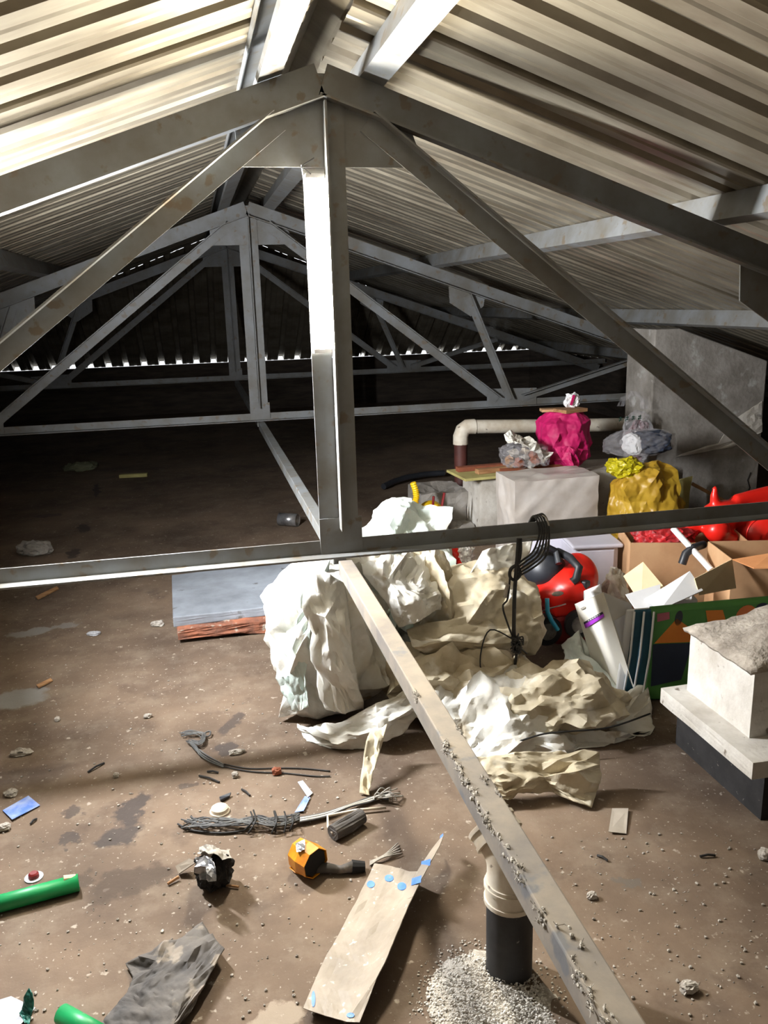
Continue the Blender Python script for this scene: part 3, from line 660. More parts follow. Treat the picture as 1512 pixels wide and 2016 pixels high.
tip = part('striped_tip', bag_mesh((2.25, 4.80, .82), (.05, .03, .05), 16, lump=.3, floor=.775), M_WHITE, pk, smooth='auto')
obj('stripe', MB().bar((2.225, 4.765, .80), (2.245, 4.765, .862), .016, .004, (0, 1, 0)), M_PINK, tip)
hb = thing('carrier_bag', 'clear carrier bag with raised handles and green print, leaning on the pillar', 'bag', (2.68, 4.76, .42))
part('film', bag_mesh((2.665, 4.735, .58), (.095, .05, .17), 19, lump=.12, floor=.42, folds=4, fold_amp=.12, ceil=.76), M_CLEAR, hb, smooth='auto')
part('contents', bag_mesh((2.675, 4.735, .56), (.075, .03, .13), 20, lump=.2, floor=.425), mat('mauve_cloth', (150, 122, 126), (120, 96, 100), rough=.8), hb, smooth='auto')
for s_ in (0, 1):
    part('handle', patch_mesh(pts(4.72+.03*s_, [(1214+s_*26, 800), (1228+s_*22, 800)], [(1222+s_*14, 782), (1234+s_*14, 788)], [(1240+s_*2, 768), (1244+s_*2, 778)], [(1252+s_*6, 772), (1250+s_*6, 782)], [(1268+s_*6, 786), (1258+s_*6, 795)], [(1276+s_*4, 804), (1262+s_*4, 806)]), 30+s_, 2, (.06, .05)), M_CLEAR, hb)
for k in range(4):
    p = AT(1222+k*12.5, 823-k*1.2, 4.67); 
    m_ = MB().box(p, (.022, .002, .005)).box(p+Vector((0, 0, -.012)), (.024, .002, .004)).box(p+Vector((.003*(k % 2), 0, -.005)), (.004, .002, .024)).box(p+Vector((-.008, 0, -.018)), (.004, .002, .010))
    part('printed_mark', m_, mat('dark_green_print', (34, 70, 56), (28, 58, 46), rough=.6), hb)
bd = thing('wrapped_bundle', 'navy bundle in clear film lying on the yellow bags', 'bundle', (2.50, 4.42, .54))
part('cloth', bag_mesh((2.57, 4.42, .605), (.115, .085, .065), 22, square=5, lump=.08, amp=(.08, .06, .04, .02), floor=.54), M_NAVY, bd, smooth='auto')
part('band', bag_mesh((2.46, 4.42, .60), (.035, .075, .06), 23, square=5, lump=.1, amp=(.08, .06, .04, .02), floor=.54), M_WHITE, bd, smooth='auto')
part('film', bag_mesh((2.50, 4.42, .605), (.235, .10, .08), 24, lump=.12, floor=.535, amp=(.08, .07, .05, .03)), M_CLEAR, bd, smooth='auto')
yb = thing('yellow_sack', 'tall mustard-yellow plastic sack standing before the kerb', 'bag', (2.42, 4.15, 0))
part('bag_body', bag_mesh((2.43, 4.20, .26), (.20, .14, .27), 25, folds=5, fold_amp=.15, lump=.1, waist=-.12, square=3, amp=(.12, .09, .05, .03)), M_YBAG, yb, smooth='auto')
single('lime_bag', bag_mesh((2.30, 4.20, .51), (.10, .08, .055), 26, lump=.2, floor=.46), M_YBAG2, 'small bright yellow bag tucked on the shoulder of the mustard sack', 'bag', (2.30, 4.20, .45), smooth='auto')
wp = thing('drain_pipe', 'long white drain pipe with an elbow dropping to a red-brown riser', 'pipe', (1.72, 5.4, 0))
part('run', MB().tube([(1.80, 5.4, .605), (2.35, 5.42, .575), (3.0, 5.44, .545)], .047, 18), M_PVC, wp, smooth='auto')
part('elbow', MB().tube([(1.72, 5.4, .49), (1.72, 5.4, .545), (1.735, 5.4, .585), (1.765, 5.4, .605), (1.82, 5.4, .605)], .052, 18), M_PVC, wp, smooth='auto')
part('riser', MB().tube([(1.72, 5.4, 0), (1.72, 5.4, .5)], .045, 18), M_PVCR, wp, smooth='auto')
p = pts(4.62, [(1338, 945), (1364, 938)], [(1338, 965), (1358, 968)], [(1346, 1046), (1352, 1048)])
single('splintered_board', MB().prism([p[0][0], p[0][1], p[1][1], p[2][1], p[2][0], p[1][0]], (0, .015, 0)), M_WOODY, 'splintered yellow board end between the mustard sack and the red toy', 'board', AT(1350, 1000, 4.62))
single('wood_strip', MB().bar(AT(1362, 952, 4.70), G(1520, 1036, .012), .016, .02), M_WOOD, 'thin yellow wood strip leaning toward the red toy', 'strip', AT(1420, 985, 4.4))

# red ride-on animal
ty = thing('bouncy_toy', 'glossy red inflatable ride-on animal lying across the cardboard boxes', 'toy', AT(1460, 1100, 3.45))
m_ = MB()
def at_ell(px, py, Y, r, rot=None): m_.ell(AT(px, py, Y), r, 20, 14, rot)
at_ell(1500, 1050, 3.45, (.165, .14, .145)); at_ell(1560, 1040, 3.45, (.16, .14, .14)); at_ell(1425, 1015, 3.47, (.115, .10, .075)); at_ell(1362, 1035, 3.42, (.062, .05, .048))
at_ell(1412, 1044, 3.33, (.062, .06, .06)); m_.tube([AT(1425, 1050, 3.36), AT(1425, 1080, 3.36), AT(1412, 1108, 3.36)], [.075, .055, .05], 14)
m_.tube([AT(1408, 1000, 3.47), AT(1406, 975, 3.47), AT(1408, 965, 3.47)], [.026, .022, .014], 12); m_.ell(AT(1408, 963, 3.47), (.018, .018, .018), 12, 8)
m_.tube([AT(1445, 985, 3.47), AT(1520, 978, 3.5)], [.03, .06], 12)
part('body', m_, M_RED, ty, remesh=.011)
seam = [AT(1500+38*math.cos(a)+8, 1055+36*math.sin(a), 3.305) for a in np.linspace(1.7, 4.6, 14)]
part('moulded_seam', MB().tube(seam, .004, 6), M_RED, ty, smooth=True)

# cardboard boxes
def quad(mb, pts4, t=.004):
    a, b, c, d = pts4; n = (b-a).cross(d-a).normalized()*t
    return mb.prism([a, b, c, d], n)
b1 = thing('cardboard_box', 'brown open cardboard box holding red netting below the ride-on toy', 'box', AT(1330, 1160, 3.35))
A, B = AT(1250, 1063, 3.30), AT(1462, 1088, 3.20); A.z = B.z = min(A.z, .36); 
A = Vector((1.86, 3.32, .36)); B = Vector((2.36, 3.16, .36)); D = Vector((.10, .30, 0)); Z0 = Vector((0, 0, -.357))
for a, b in ((A, B), (B, B+D), (B+D, A+D), (A+D, A)): part('side', quad(MB(), [a, b, b+Z0, a+Z0]), M_CARD, b1)
part('bottom', quad(MB(), [A+Z0*.98, B+Z0*.98, B+D+Z0*.98, A+D+Z0*.98]), M_CARD, b1)
def on(p): return p
nt = thing('red_netting', 'crumpled red netting stuffed into the brown cardboard box', 'netting', (2.0, 3.4, .3))
part('net', bag_mesh((2.08, 3.40, .33), (.15, .09, .07), 41, lump=.3, floor=.26), mat('red_net', (196, 40, 44), (120, 26, 30), rough=.5, scale=30), nt, smooth='auto')
single('white_tube', MB().tube([AT(1325, 1040, 3.22), AT(1400, 1122, 3.02)], .014, 14), M_WHITE, 'slim white plastic tube leaning out of the cardboard box', 'tube', AT(1400, 1122, 3.02), smooth='auto')
single('foam_grip', MB().tube([AT(1343, 1110, 3.12), AT(1350, 1090, 3.12), AT(1362, 1080, 3.12), AT(1385, 1072, 3.16)], .018, 12), M_BLKP, 'bent black foam grip beside the slim white tube', 'handle', AT(1343, 1110, 3.12), smooth='auto')
b2 = thing('cardboard_box', 'cardboard box with a raised flap just behind the green play mat', 'box', AT(1450, 1150, 2.85))
A = AT(1442, 1102, 2.86); B = A+Vector((.40, -.10, 0)); D = Vector((.06, .26, 0)); Z0 = Vector((0, 0, -A.z+.005))
for a, b in ((A, B), (B, B+D), (B+D, A+D), (A+D, A)): part('side', quad(MB(), [a, b, b+Z0, a+Z0]), M_CARD, b2)
part('bottom', quad(MB(), [A+Z0*.98, B+Z0*.98, B+D+Z0*.98, A+D+Z0*.98]), M_CARD, b2)
part('flap', quad(MB(), [AT(1440, 1101, 2.85), AT(1366, 1139, 2.78), AT(1376, 1172, 2.76), AT(1448, 1158, 2.82)]), M_CREAM, b2)
part('flap', quad(MB(), [AT(1442, 1101, 2.86), AT(1520, 1088, 2.80), AT(1530, 1118, 2.68), AT(1484, 1118, 2.72)]), mat('orange_cardboard', (214, 150, 96), (196, 130, 80), rough=.85), b2)
b3 = thing('white_box', 'white box with splayed flaps between the tall carton and the brown boxes', 'box', AT(1330, 1250, 2.8))
A = Vector((1.66, 2.80, .29)); B = Vector((1.84, 2.75, .29)); D = Vector((.04, .14, 0)); Z0 = Vector((0, 0, -.287))
for a, b in ((A, B), (B, B+D), (B+D, A+D), (A+D, A)): part('side', quad(MB(), [a, b, b+Z0, a+Z0]), M_WHITE, b3)
part('flap', quad(MB(), [AT(1227, 1134, 2.98), AT(1266, 1106, 2.98), AT(1318, 1168, 2.80), AT(1262, 1190, 2.80)]), M_CREAM, b3)
part('flap', quad(MB(), [AT(1268, 1180, 2.78), AT(1358, 1124, 2.84), AT(1384, 1162, 2.76), AT(1300, 1200, 2.70)]), M_WHITE, b3)
part('flap', quad(MB(), [AT(1232, 1170, 2.82), AT(1300, 1150, 2.84), AT(1300, 1200, 2.74), AT(1262, 1215, 2.72)]), M_WHITE, b3)

# tall carton
ct = thing('tall_carton', 'tall white carton with a purple label, tilted against the play mat', 'carton', AT(1200, 1340, 2.66))
TL, TR, BL, BR = AT(1132, 1189, 2.80), AT(1188, 1166, 2.60), AT(1172, 1322, 2.80), AT(1238, 1322, 2.60)
_n = (BL-TL).cross(TR-TL).normalized(); _d = ray(1238, 1322); BR = Vector((0, 0, EYE))+_d*((TL-Vector((0, 0, EYE))).dot(_n)/_d.dot(_n))
UR, LR = AT(1243, 1189, 2.72), AT(1250, 1322, 2.70)
def ext(t, b): d = b-t; k = (t.z-.006)/max(1e-3, -d.z); return t+d*min(k, 1.6)
BLf, BRf, LRf = ext(TL, BL), ext(TR, BR), ext(UR, LR); UL = TL+UR-TR; LLf = BLf+LRf-BRf
m_ = MB().add([TL, TR, UR, UL, BLf, BRf, LRf, LLf], [(0, 1, 5, 4), (1, 2, 6, 5), (2, 3, 7, 6), (3, 0, 4, 7), (4, 5, 6, 7)])
for v in range(len(m_.v)): m_.v[v] = (m_.v[v][0], m_.v[v][1], max(m_.v[v][2], .004))
part('body', m_, mat('ivory_card', (240, 237, 228), (228, 222, 208), rough=.7, scale=3), ct, solid=.003)
part('inner_sheet', quad(MB(), [TR+(UR-TR)*.25+Vector((0, -.012, -.10)), UR+Vector((.0, -.014, -.02)), LRf+Vector((0, -.012, .02)), BRf+(LRf-BRf)*.55+Vector((0, -.012, .02))], .002), M_WHITE, ct)
part('top_flap', quad(MB(), [TL+(TR-TL)*.35, TR+(TL-TR)*.04, AT(1181, 1150, 2.66), AT(1150, 1163, 2.71)], .003), M_WHITE, ct)
nrm = (BLf-TL).cross(TR-TL).normalized(); nrm = -nrm if nrm.y > 0 else nrm
def face(px, py, off=.005):
    d = ray(px, py); o = Vector((0, 0, EYE)); t = (TL-o).dot(nrm)/d.dot(nrm); return o+d*t+nrm*off
M_PURP = mat('purple_print', (176, 74, 204), (164, 60, 196), rough=.5)
part('purple_band', MB().prism([face(1152, 1228), face(1190, 1207), face(1191, 1213), face(1155, 1236)], nrm*.0006), M_PURP, ct)
part('black_band', MB().prism([face(1151, 1224), face(1188, 1203), face(1190, 1207), face(1152, 1228)], nrm*.0006), M_BLKP, ct)
for k in range(6):
    x = 1160+k*4.2; y = 1221-k*2.35
    part('lettering', MB().prism([face(x, y-.9, .0062), face(x+2.6, y-2.3, .0062), face(x+2.8, y-.3, .0062), face(x+.2, y+1.0, .0062)], nrm*.0004), M_WHITE, ct)
part('lettering', MB().prism([face(1145, 1196), face(1153, 1192), face(1154, 1196), face(1146, 1200)], nrm*.0005), M_LINT, ct)

# folded play mat
mt = thing('play_mat', 'folded green play mat with orange and blue shapes, standing beside the pedestal', 'play mat', AT(1380, 1360, 2.5))
M_MATG = mat('green_mat', (78, 134, 62), (60, 112, 52), rough=.6, scale=3)
M_MATB = mat('teal_mat_edge', (30, 84, 104), (24, 66, 84), rough=.6)
L0, L1 = AT(1290, 1195, 2.56), AT(1535, 1142, 2.44); L0.z = .345; L1.z = .385
def mat_panel(name, off, dz, m, lean):
    a, b = L0+off, L1+off; a.z += dz; b.z += dz
    ab, bb = a+Vector((lean[0], lean[1], 0)), b+Vector((lean[0], lean[1], 0)); ab.z = bb.z = .006
    mb = MB(); n = (b-a).cross(ab-a).normalized(); n = n if n.y > 0 else -n
    mb.prism([a, b, bb, ab], n*.016); return part(name, mb, m, mt, bevel=.006), (a, b, bb, ab, n)
fp, fq = mat_panel('front_panel', Vector((0, 0, 0)), 0, M_MATG, (-.035, -.01))
for k, (o_, dz, m) in enumerate(((Vector((-.03, .022, 0)), .0, M_MATB), (Vector((-.055, .044, 0)), -.008, M_MATB), (Vector((-.075, .066, 0)), -.012, M_WHITE))):
    mat_panel('back_panel', o_, dz, m, (-.035, -.01))
top = [fq[0]+Vector((-.03, 0, 0)), fq[1]]
part('top_fold', MB().tube([fq[0]+Vector((-.004, .022, -.010)), fq[1]+Vector((0, .022, -.010))], .020, 14), M_MATG, mt, smooth='auto')
for k in range(3):
    a = L0+Vector((-.006-.026*k, -.004+.022*k, .0-.005*k)); b = a+Vector((-.035, -.01, 0)); b.z = .01
    part('piping', MB().tube([a, (a+b)/2+Vector((.004, -.004, 0)), b], .004, 6), M_WHITE, mt, smooth=True)
fa, fb, fbb, fab, fn = fq
fu = (fb-fa); fv = (fab-fa); f_n = -fn
def mp_(u, v, off=.0012): return fa+fu*u+fv*v+f_n*off
M_ORA = mat('orange_print', (214, 130, 44), (196, 112, 36), rough=.6); M_PEA = mat('peach_print', (220, 128, 70), (200, 108, 60), rough=.6)
M_DBL = mat('dark_blue_print', (36, 46, 66), (28, 38, 56), rough=.6); M_MBL = mat('mid_blue_print', (40, 84, 112), (30, 68, 96), rough=.6); M_PNK = mat('dusty_pink_print', (170, 92, 104), (150, 80, 92), rough=.6)
def pr(ptsuv, m): part('print_patch', MB().prism([mp_(u, v) for u, v in ptsuv], f_n*.0008), m, mt)
def oval(u, v, a, b, m, n=16): pr([(u+a*math.cos(2*math.pi*k/n), v+b*math.sin(2*math.pi*k/n)) for k in range(n)], m)
pr([(.03, .36), (.19, .10), (.29, .20), (.35, .38)], M_ORA); pr([(.02, .37), (.35, .39), (.30, .80), (.05, .85)], M_DBL); oval(.205, .10, .032, .085, M_BLKP)
pr([(.02, .03), (.12, .02), (.13, .10), (.03, .12)], M_PNK); pr([(.42, .04), (.56, .05), (.64, .30), (.52, .36), (.46, .22)], M_ORA); oval(.76, .14, .085, .12, M_PEA)
pr([(.56, .36), (.70, .26), (.86, .24), (.93, .44), (.60, .50)], M_MBL); oval(.88, .06, .05, .05, M_DBL); pr([(.95, .02), (.99, .02), (.99, .6), (.96, .5)], M_YBAG2)

# red toy car
tc_ = thing('toy_car', 'red ride-on toy car with black seat and handle behind the rounded sack', 'toy car', AT(1110, 1250, 3.08))
m_ = MB(); m_.ell(AT(1118, 1150, 3.10), (.115, .15, .085), 20, 14); m_.ell(AT(1140, 1130, 3.14), (.07, .12, .09), 20, 14); m_.ell(AT(1090, 1165, 3.10), (.09, .12, .06), 20, 14)
m_.box(AT(1108, 1185, 3.08), (.16, .18, .06))
part('hood', m_, M_RED, tc_, remesh=.010)
c = AT(1106, 1222, 3.09); part('lower_body', MB().box(c, (.17, .2, .13), Matrix.Rotation(.1, 3, 'Z')), M_DRED, tc_, bevel=.02)
for px_, py_ in ((1137, 1226), (1075, 1240)):
    c = AT(px_, py_, 2.99); w = part('wheel', MB().tube([c+Vector((-.0, -.02, 0)), c+Vector((.0, .03, 0))], .062, 24), M_BLKP, tc_, smooth='auto'); obj('hub', MB().tube([c+Vector((0, -.026, 0)), c+Vector((0, -.018, 0))], .036, 16), M_FOIL, w)
m_ = MB().tube([AT(1098, 1086, 3.16), AT(1122, 1098, 3.06), AT(1140, 1118, 3.0), AT(1134, 1140, 2.99), AT(1126, 1146, 2.99)], .017, 12); part('handle', m_, M_BLKP, tc_, smooth='auto')
m_ = MB().ell(AT(1072, 1120, 3.16), (.09, .10, .085), 18, 12); part('seat', m_, M_BLKP, tc_, smooth=True)
m_ = MB().tube([AT(1055, 1085, 3.12), AT(1075, 1075, 3.1), AT(1095, 1085, 3.1), AT(1100, 1110, 3.06)], .014, 10); part('backrest_hoop', m_, M_BLKP, tc_, smooth='auto')
for q in ((1136, 1170), (1152, 1152)): part('grille', MB().box(AT(q[0], q[1], 2.98), (.035, .03, .04), Matrix.Rotation(.5, 3, 'Z')), M_BLKP, tc_, bevel=.006)
part('chrome_strip', MB().tube([AT(1062, 1205, 2.97), AT(1085, 1197, 2.96), AT(1114, 1189, 2.96)], .003, 6), M_FOIL, tc_, smooth=True)
part('badge', MB().ell(AT(1098, 1169, 2.965), (.026, .006, .010), 12, 8), M_LINT, tc_, smooth=True)
single('cyan_tube', MB().tube([AT(1077, 1178, 2.93), AT(1078, 1205, 2.92), AT(1086, 1222, 2.92), AT(1098, 1240, 2.92)], .009, 10), M_CYAN, 'bright cyan bent plastic tube in front of the red toy car', 'tube', AT(1098, 1240, 2.92), smooth='auto')
tb = thing('plastic_tub', 'translucent white plastic tub behind the red toy car', 'tub', G(1190, 1160, 0.02))
c = AT(1180, 1125, 3.55)+Vector((-.03, .06, 0)); c.z = .16
part('tub_body', MB().box(c, (.22, .26, .30), Matrix.Rotation(-.15, 3, 'Z')), M_FROST, tb, bevel=.03)
part('rim', MB().box(c+Vector((0, 0, .145)), (.245, .285, .02), Matrix.Rotation(-.15, 3, 'Z')), M_FROST, tb, bevel=.008)
p = pts(3.75, [(1045, 1030, 3.9), (1148, 1025, 3.85)], [(1045, 1112, 3.75), (1132, 1105, 3.72)])
single('frosted_lid', MB().prism([p[0][0], p[0][1], p[1][1], p[1][0]], (0, .012, .004)), M_FROST, 'flat frosted plastic lid leaning behind the black seat of the toy car', 'plastic lid', p[1][0], bevel=.004)  # translucent container lid leaning on its edge
single('torn_bag', bag_mesh(AT(1212, 1150, 3.22)+Vector((0, 0, -.08)), (.06, .055, .145), 51, lump=.4, folds=4, fold_amp=.2), M_SACK, 'small torn grey bag between the plastic tub and the cream flap', 'bag', AT(1212, 1175, 3.22), smooth='auto')
sb = thing('striped_bag', 'red and white plastic bag showing in the notch of the sacks', 'bag', AT(900, 1120, 3.25))
part('red_film', bag_mesh(AT(893, 1105, 3.22), (.06, .05, .09), 52, lump=.2), M_RED, sb, smooth='auto')
part('white_film', bag_mesh(AT(912, 1088, 3.20), (.035, .04, .06), 53, lump=.2), M_WHITE, sb, smooth='auto')

# yellow toy in the dark
yt = thing('toy_vacuum', 'yellow toy with bellows hose and red fork at the dark end of the kerb', 'toy', AT(850, 1045, 4.65))
path = [AT(x, y, 4.65) for x, y in ((813, 950), (818, 965), (820, 978), (817, 990))]
m_ = MB(); n = 22
pp_ = []; rr = []
for k in range(n):
    t = k/(n-1)*(len(path)-1); i = min(int(t), len(path)-2); pp_.append(path[i].lerp(path[i+1], t-i)); rr.append(.016+.004*(k % 2))
m_.tube(pp_, rr, 12); part('bellows_hose', m_, M_YEL, yt)
part('hose_cup', MB().tube([AT(817, 988, 4.65), AT(816, 1003, 4.65)], [.022, .024], 14), M_YEL, yt, smooth='auto')
c = AT(852, 1016, 4.67); part('drum', MB().tube([c+Vector((0, -.05, 0)), c+Vector((0, .06, 0))], .083, 26), M_YEL, yt, smooth='auto')
part('drum_foot', MB().box((AT(862, 1042, 4.65).x, 4.65, .06), (.055, .075, .12)), M_YEL, yt, bevel=.01)
for q in (((854, 977), (851, 1010), (860, 1020)), ((875, 970), (868, 1010), (860, 1020)), ((860, 1018), (860, 1035), (861, 1040))):
    part('fork', MB().tube([AT(x, y, 4.57) for x, y in q], .008, 8), M_DRED, yt, smooth='auto')
part('base', MB().box((AT(872, 1040, 4.70).x, 4.69, .035), (.10, .1, .07)), M_BLKP, yt, bevel=.01)
h = [G(755, 958, .03), G(775, 948, .04), G(800, 940, .05), G(835, 934, .05), G(875, 931, .05)]
single('black_hose', MB().tube(h, .024, 12), M_BLKP, 'short black hose lying on the dark floor behind the yellow toy', 'hose', h[2], smooth='auto')

# ------------------------------------------------------------------ wire tangle on the steel bar
wt = thing('wire_tangle', 'tangle of black wire looped over the steel bar and hanging down the sacks', 'wire', AT(1035, 1060, Y1))
rnd = random.Random(12)
def wire(pl, r=.004, name='strand', m=M_BLACKW, jit=.0):
    q = [AT(a, b, c)+Vector((rnd.gauss(0, jit), rnd.gauss(0, jit), rnd.gauss(0, jit))) for a, b, c in pl]
    out = []
    for i in range(len(q)-1):
        p0 = q[max(i-1, 0)]; p1 = q[i]; p2 = q[i+1]; p3 = q[min(i+2, len(q)-1)]
        for k in range(5):
            t = k/5; out.append(.5*((2*p1)+(p2-p0)*t+(2*p0-5*p1+4*p2-p3)*t*t+(3*p1-p0-3*p2+p3)*t**3))
    out.append(q[-1]); return part(name, MB().tube(out, r, 6), m, wt, smooth=True)
YB = Y1-.06
for k in range(5):
    dx = k*3.2
    wire([(1036+dx*.6, 1040, Y1+.05), (1048+dx*1.2, 1017-k*1.2, Y1+.02), (1056+dx*1.6, 1022, YB+.02), (1062+dx*1.5, 1050, YB-.004*k), (1050+dx*2, 1085+k*2, YB-.006*k), (1030+dx*1.5, 1102+k*4, YB), (1018, 1112+k*6, YB)], .0034)
wire([(1062, 1014, Y1+.02), (1075, 1020, YB), (1082, 1045, YB), (1076, 1075, YB), (1050, 1105, YB), (1022, 1125, YB)], .003, m=M_LINT)
wire([(1021, 1060, YB), (1019, 1090, YB), (1016, 1125, YB), (1013, 1170, YB), (1012, 1210, YB), (1012, 1250, YB), (1016, 1285, YB)], .007)
wire([(1024, 1060, YB), (1024, 1085, YB), (1020, 1110, YB)], .007)
wire([(1004, 1125, YB), (1003, 1150, YB), (999, 1180, YB), (990, 1195, YB), (1000, 1230, YB), (1012, 1260, YB)], .0035)
wire([(1018, 1112, YB), (1006, 1120, YB), (1004, 1135, YB), (1014, 1142, YB), (1024, 1130, YB), (1018, 1112, YB)], .006)
wire([(1000, 1150, YB), (996, 1165, YB), (994, 1176, YB)], .007, 'knot', M_LINT)
for k in range(26): 
    a = rnd.uniform(0, 6.3); b_ = a+rnd.uniform(1, 3); r0 = rnd.uniform(6, 15); cx, cy = 1017+rnd.uniform(-6, 8), 1270+rnd.uniform(-14, 16)
    wire([(cx+r0*math.cos(a), cy+r0*1.1*math.sin(a), YB+rnd.uniform(-.02, .02)), (cx+rnd.uniform(-5, 5), cy+rnd.uniform(-5, 5), YB-.02), (cx+r0*math.cos(b_), cy+r0*1.1*math.sin(b_), YB+rnd.uniform(-.02, .02))], .0028)
wire([(1030, 1290, YB), (1040, 1308, YB-.02), (1050, 1320, YB-.03), (1056, 1330, YB-.03), (1054, 1350, YB-.03), (1050, 1362, YB-.03)], .006, 'knot', M_LINT)
wire([(1016, 1285, YB), (1010, 1330, YB-.04), (1000, 1380, YB-.08), (985, 1430, YB-.14), (960, 1478, YB-.22)], .0035)
wire([(1018, 1285, YB), (1012, 1340, YB-.04), (1004, 1400, YB-.10), (985, 1445, YB-.18), (970, 1478, YB-.24)], .0032)
wire([(1012, 1260, YB), (965, 1240, YB-.0), (946, 1290, YB-.02), (950, 1340, YB-.06), (962, 1390, YB-.10), (985, 1430, YB-.16), (1005, 1470, YB-.22)], .0025)
wire([(1016, 1330, YB-.04), (1014, 1400, YB-.10), (1026, 1450, YB-.18), (1034, 1462, YB-.2)], .003, m=M_LINT)
wire([(1280, 1405, 2.30), (1200, 1432, 2.27), (1120, 1440, 2.26), (1070, 1445, 2.27), (1020, 1460, 2.28)], .003)

# ------------------------------------------------------------------ litter on the floor
def chunk(px, py, r, seed, m, label, z=None, flat=.6, cat='rubble', name='concrete_chunk', group=None, rot=0):
    p = G(px, py); 
    mb = bag_mesh((p.x, p.y, r[2]*.92), r, seed, base=2, levels=2, amp=(.14, .08), square=3, lump=.3, floor=.002, rot=rot)
    return single(name, mb, m, label, cat, (p.x, p.y, 0), group)
RB = 'loose rubble on the floor'
chunk(70, 1092, (.10, .05, .045), 1, M_CONC, 'thick grey concrete chunk behind the steel bar at the far end of the floor', group=RB, rot=-.2)
chunk(42, 1486, (.036, .016, .010), 2, M_STONE, 'flat white oval stone above the blue card', group=RB)
chunk(22, 1566, (.020, .016, .010), 3, M_STONE, 'beige stone touching the blue card', group=RB)
chunk(8, 1634, (.018, .014, .010), 4, M_STONE, 'pale stone at the frame edge under the blue card', group=RB)
chunk(291, 1413, (.014, .010, .008), 5, M_STONE, 'pale stone above the dark floor stain', group=RB)
chunk(113, 1419, (.010, .010, .008), 6, M_STONE, 'small grey stone between the oval stone and the grey floor patch', group=RB)
chunk(229, 1530, (.009, .009, .008), 7, M_STONE, 'small white stone beside the top of the dark stain', group=RB)
chunk(465, 1484, (.026, .012, .008), 8, M_STONE, 'flat plaster flake under the looped wire', group=RB)
chunk(545, 1524, (.016, .012, .012), 9, M_REDW, 'brown stone lying on the thin wire', group=RB)
chunk(463, 1530, (.011, .009, .010), 10, M_STONE, 'pale pebble below the looped wire', group=RB)
chunk(1355, 1950, (.020, .014, .010), 11, M_STONE, 'crumbled plaster lump on the bare floor by the square tube', group=RB)
chunk(1165, 1768, (.012, .010, .008), 12, M_STONE, 'pale pebble between the vent pipe and the square tube', group=RB)
chunk(1505, 1690, (.018, .016, .014), 13, M_STONE, 'white lump near the foot of the pedestal', group=RB)
chunk(310, 1232, (.03, .02, .012), 14, M_STONE, 'grey flake beside the corner of the slab', group=RB)
chunk(185, 1250, (.03, .02, .008), 15, M_PAPER, 'pale flake on the floor between the bar and the slab', group=RB)
chunk(160, 925, (.15, .10, .03), 16, mat('dull_green_rag', (120, 122, 96), (90, 92, 70), rough=.95), 'flat olive rag far off on the dark floor', cat='rag', name='rag')
m_ = MB().box(G(263, 936, .02), (.24, .05, .03), Matrix.Rotation(-.1, 3, 'Z')); single('short_batten', m_, M_WOODY, 'short pale batten far off on the dark floor', 'batten', G(263, 936), bevel=.003)
p0, p1 = G(550, 1022, .045), G(586, 1024, .045); tn = thing('tin_can', 'dull tin can lying on its side behind the centre post', 'can', G(568, 1030))
part('can_body', MB().tube([p0, p1], .042, 20, cap=False), M_FOIL, tn, smooth='auto', solid=.002); part('can_end', MB().tube([p0, p0+(p1-p0)*.06], .042, 20), M_FOIL, tn)
# green pipes
gp = thing('green_pipe', 'green plastic pipe with a cut end, the longer of the two', 'pipe', G(70, 1745))
a, b = G(-60, 1795, .022), G(155, 1737, .022)
part('barrel', MB().tube([a, b], .020, 18, cap=False), M_PVCG, gp, smooth='auto', solid=.003); part('chipped_end', MB().tube([b+(a-b)*.03+Vector((0, .004, .012)), b+(a-b)*.14+Vector((0, .003, .018))], .010, 8), M_CREAM, gp)
a, b = G(122, 1996, .02), G(200, 2040, .02)
single('green_pipe', MB().tube([a, b], .019, 16, cap=False), M_PVCG, 'short green pipe end cut off at the bottom edge', 'pipe', a, smooth='auto', solid=.003)
# sheets and paper
def flat(name, pl, m, label, cat, z=.003, t=.0015, curl=.004, seed=1):
    mb = MB().prism([G(x, y, z+(curl if k % 2 else 0)) for k, (x, y) in enumerate(pl)], (0, 0, t)); return single(name, mb, m, label, cat, G(*pl[0]))
flat('blue_card', [(5, 1596), (56, 1567), (79, 1586), (24, 1614)], M_BLUEP, 'small blue and white printed card on the floor', 'card')
flat('white_sheet', [(-20, 1975), (22, 1962), (70, 1985), (30, 2030), (-20, 2030)], M_PAPER, 'greyish white plastic sheet under the teal tape', 'paper')
single('teal_tape', patch_mesh([[G(57, 1945, .05), G(64, 1955, .045)], [G(45, 1980, .02), G(66, 1985, .022)], [G(38, 1995, .008), G(60, 2002, .01)], [G(48, 2014, .006), G(58, 2018, .006)]], 7, 3, (.2, .12, .06)), M_TEAL, 'twisted teal tape standing on the white sheet', 'tape', G(50, 1990), solid=.002)
flat('cardboard_scrap', [(1205, 1592), (1237, 1592), (1233, 1642), (1198, 1638)], mat('grey_board', (170, 160, 146), (150, 140, 126), rough=.9), 'small grey cardboard scrap in the shade before the pedestal', 'scrap')
flat('torn_strip', [(586, 1540), (596, 1537), (616, 1562), (606, 1570)], M_PAPER, 'upper torn strip of grey foil tape above the wire bundle', 'strip')
flat('torn_strip', [(580, 1600), (600, 1568), (611, 1570), (598, 1597)], M_BLUEP, 'lower bluish strip of torn tape above the wire bundle', 'strip')
flat('wood_chip', [(72, 1350), (100, 1337), (104, 1341), (76, 1355)], M_WOOD, 'pale wood chip by the grey floor patch', 'wood chip', t=.005)
flat('wood_chip', [(70, 1176), (112, 1156), (116, 1160), (75, 1181)], M_WOOD, 'long pale splinter just under the steel bar', 'wood chip', t=.006)
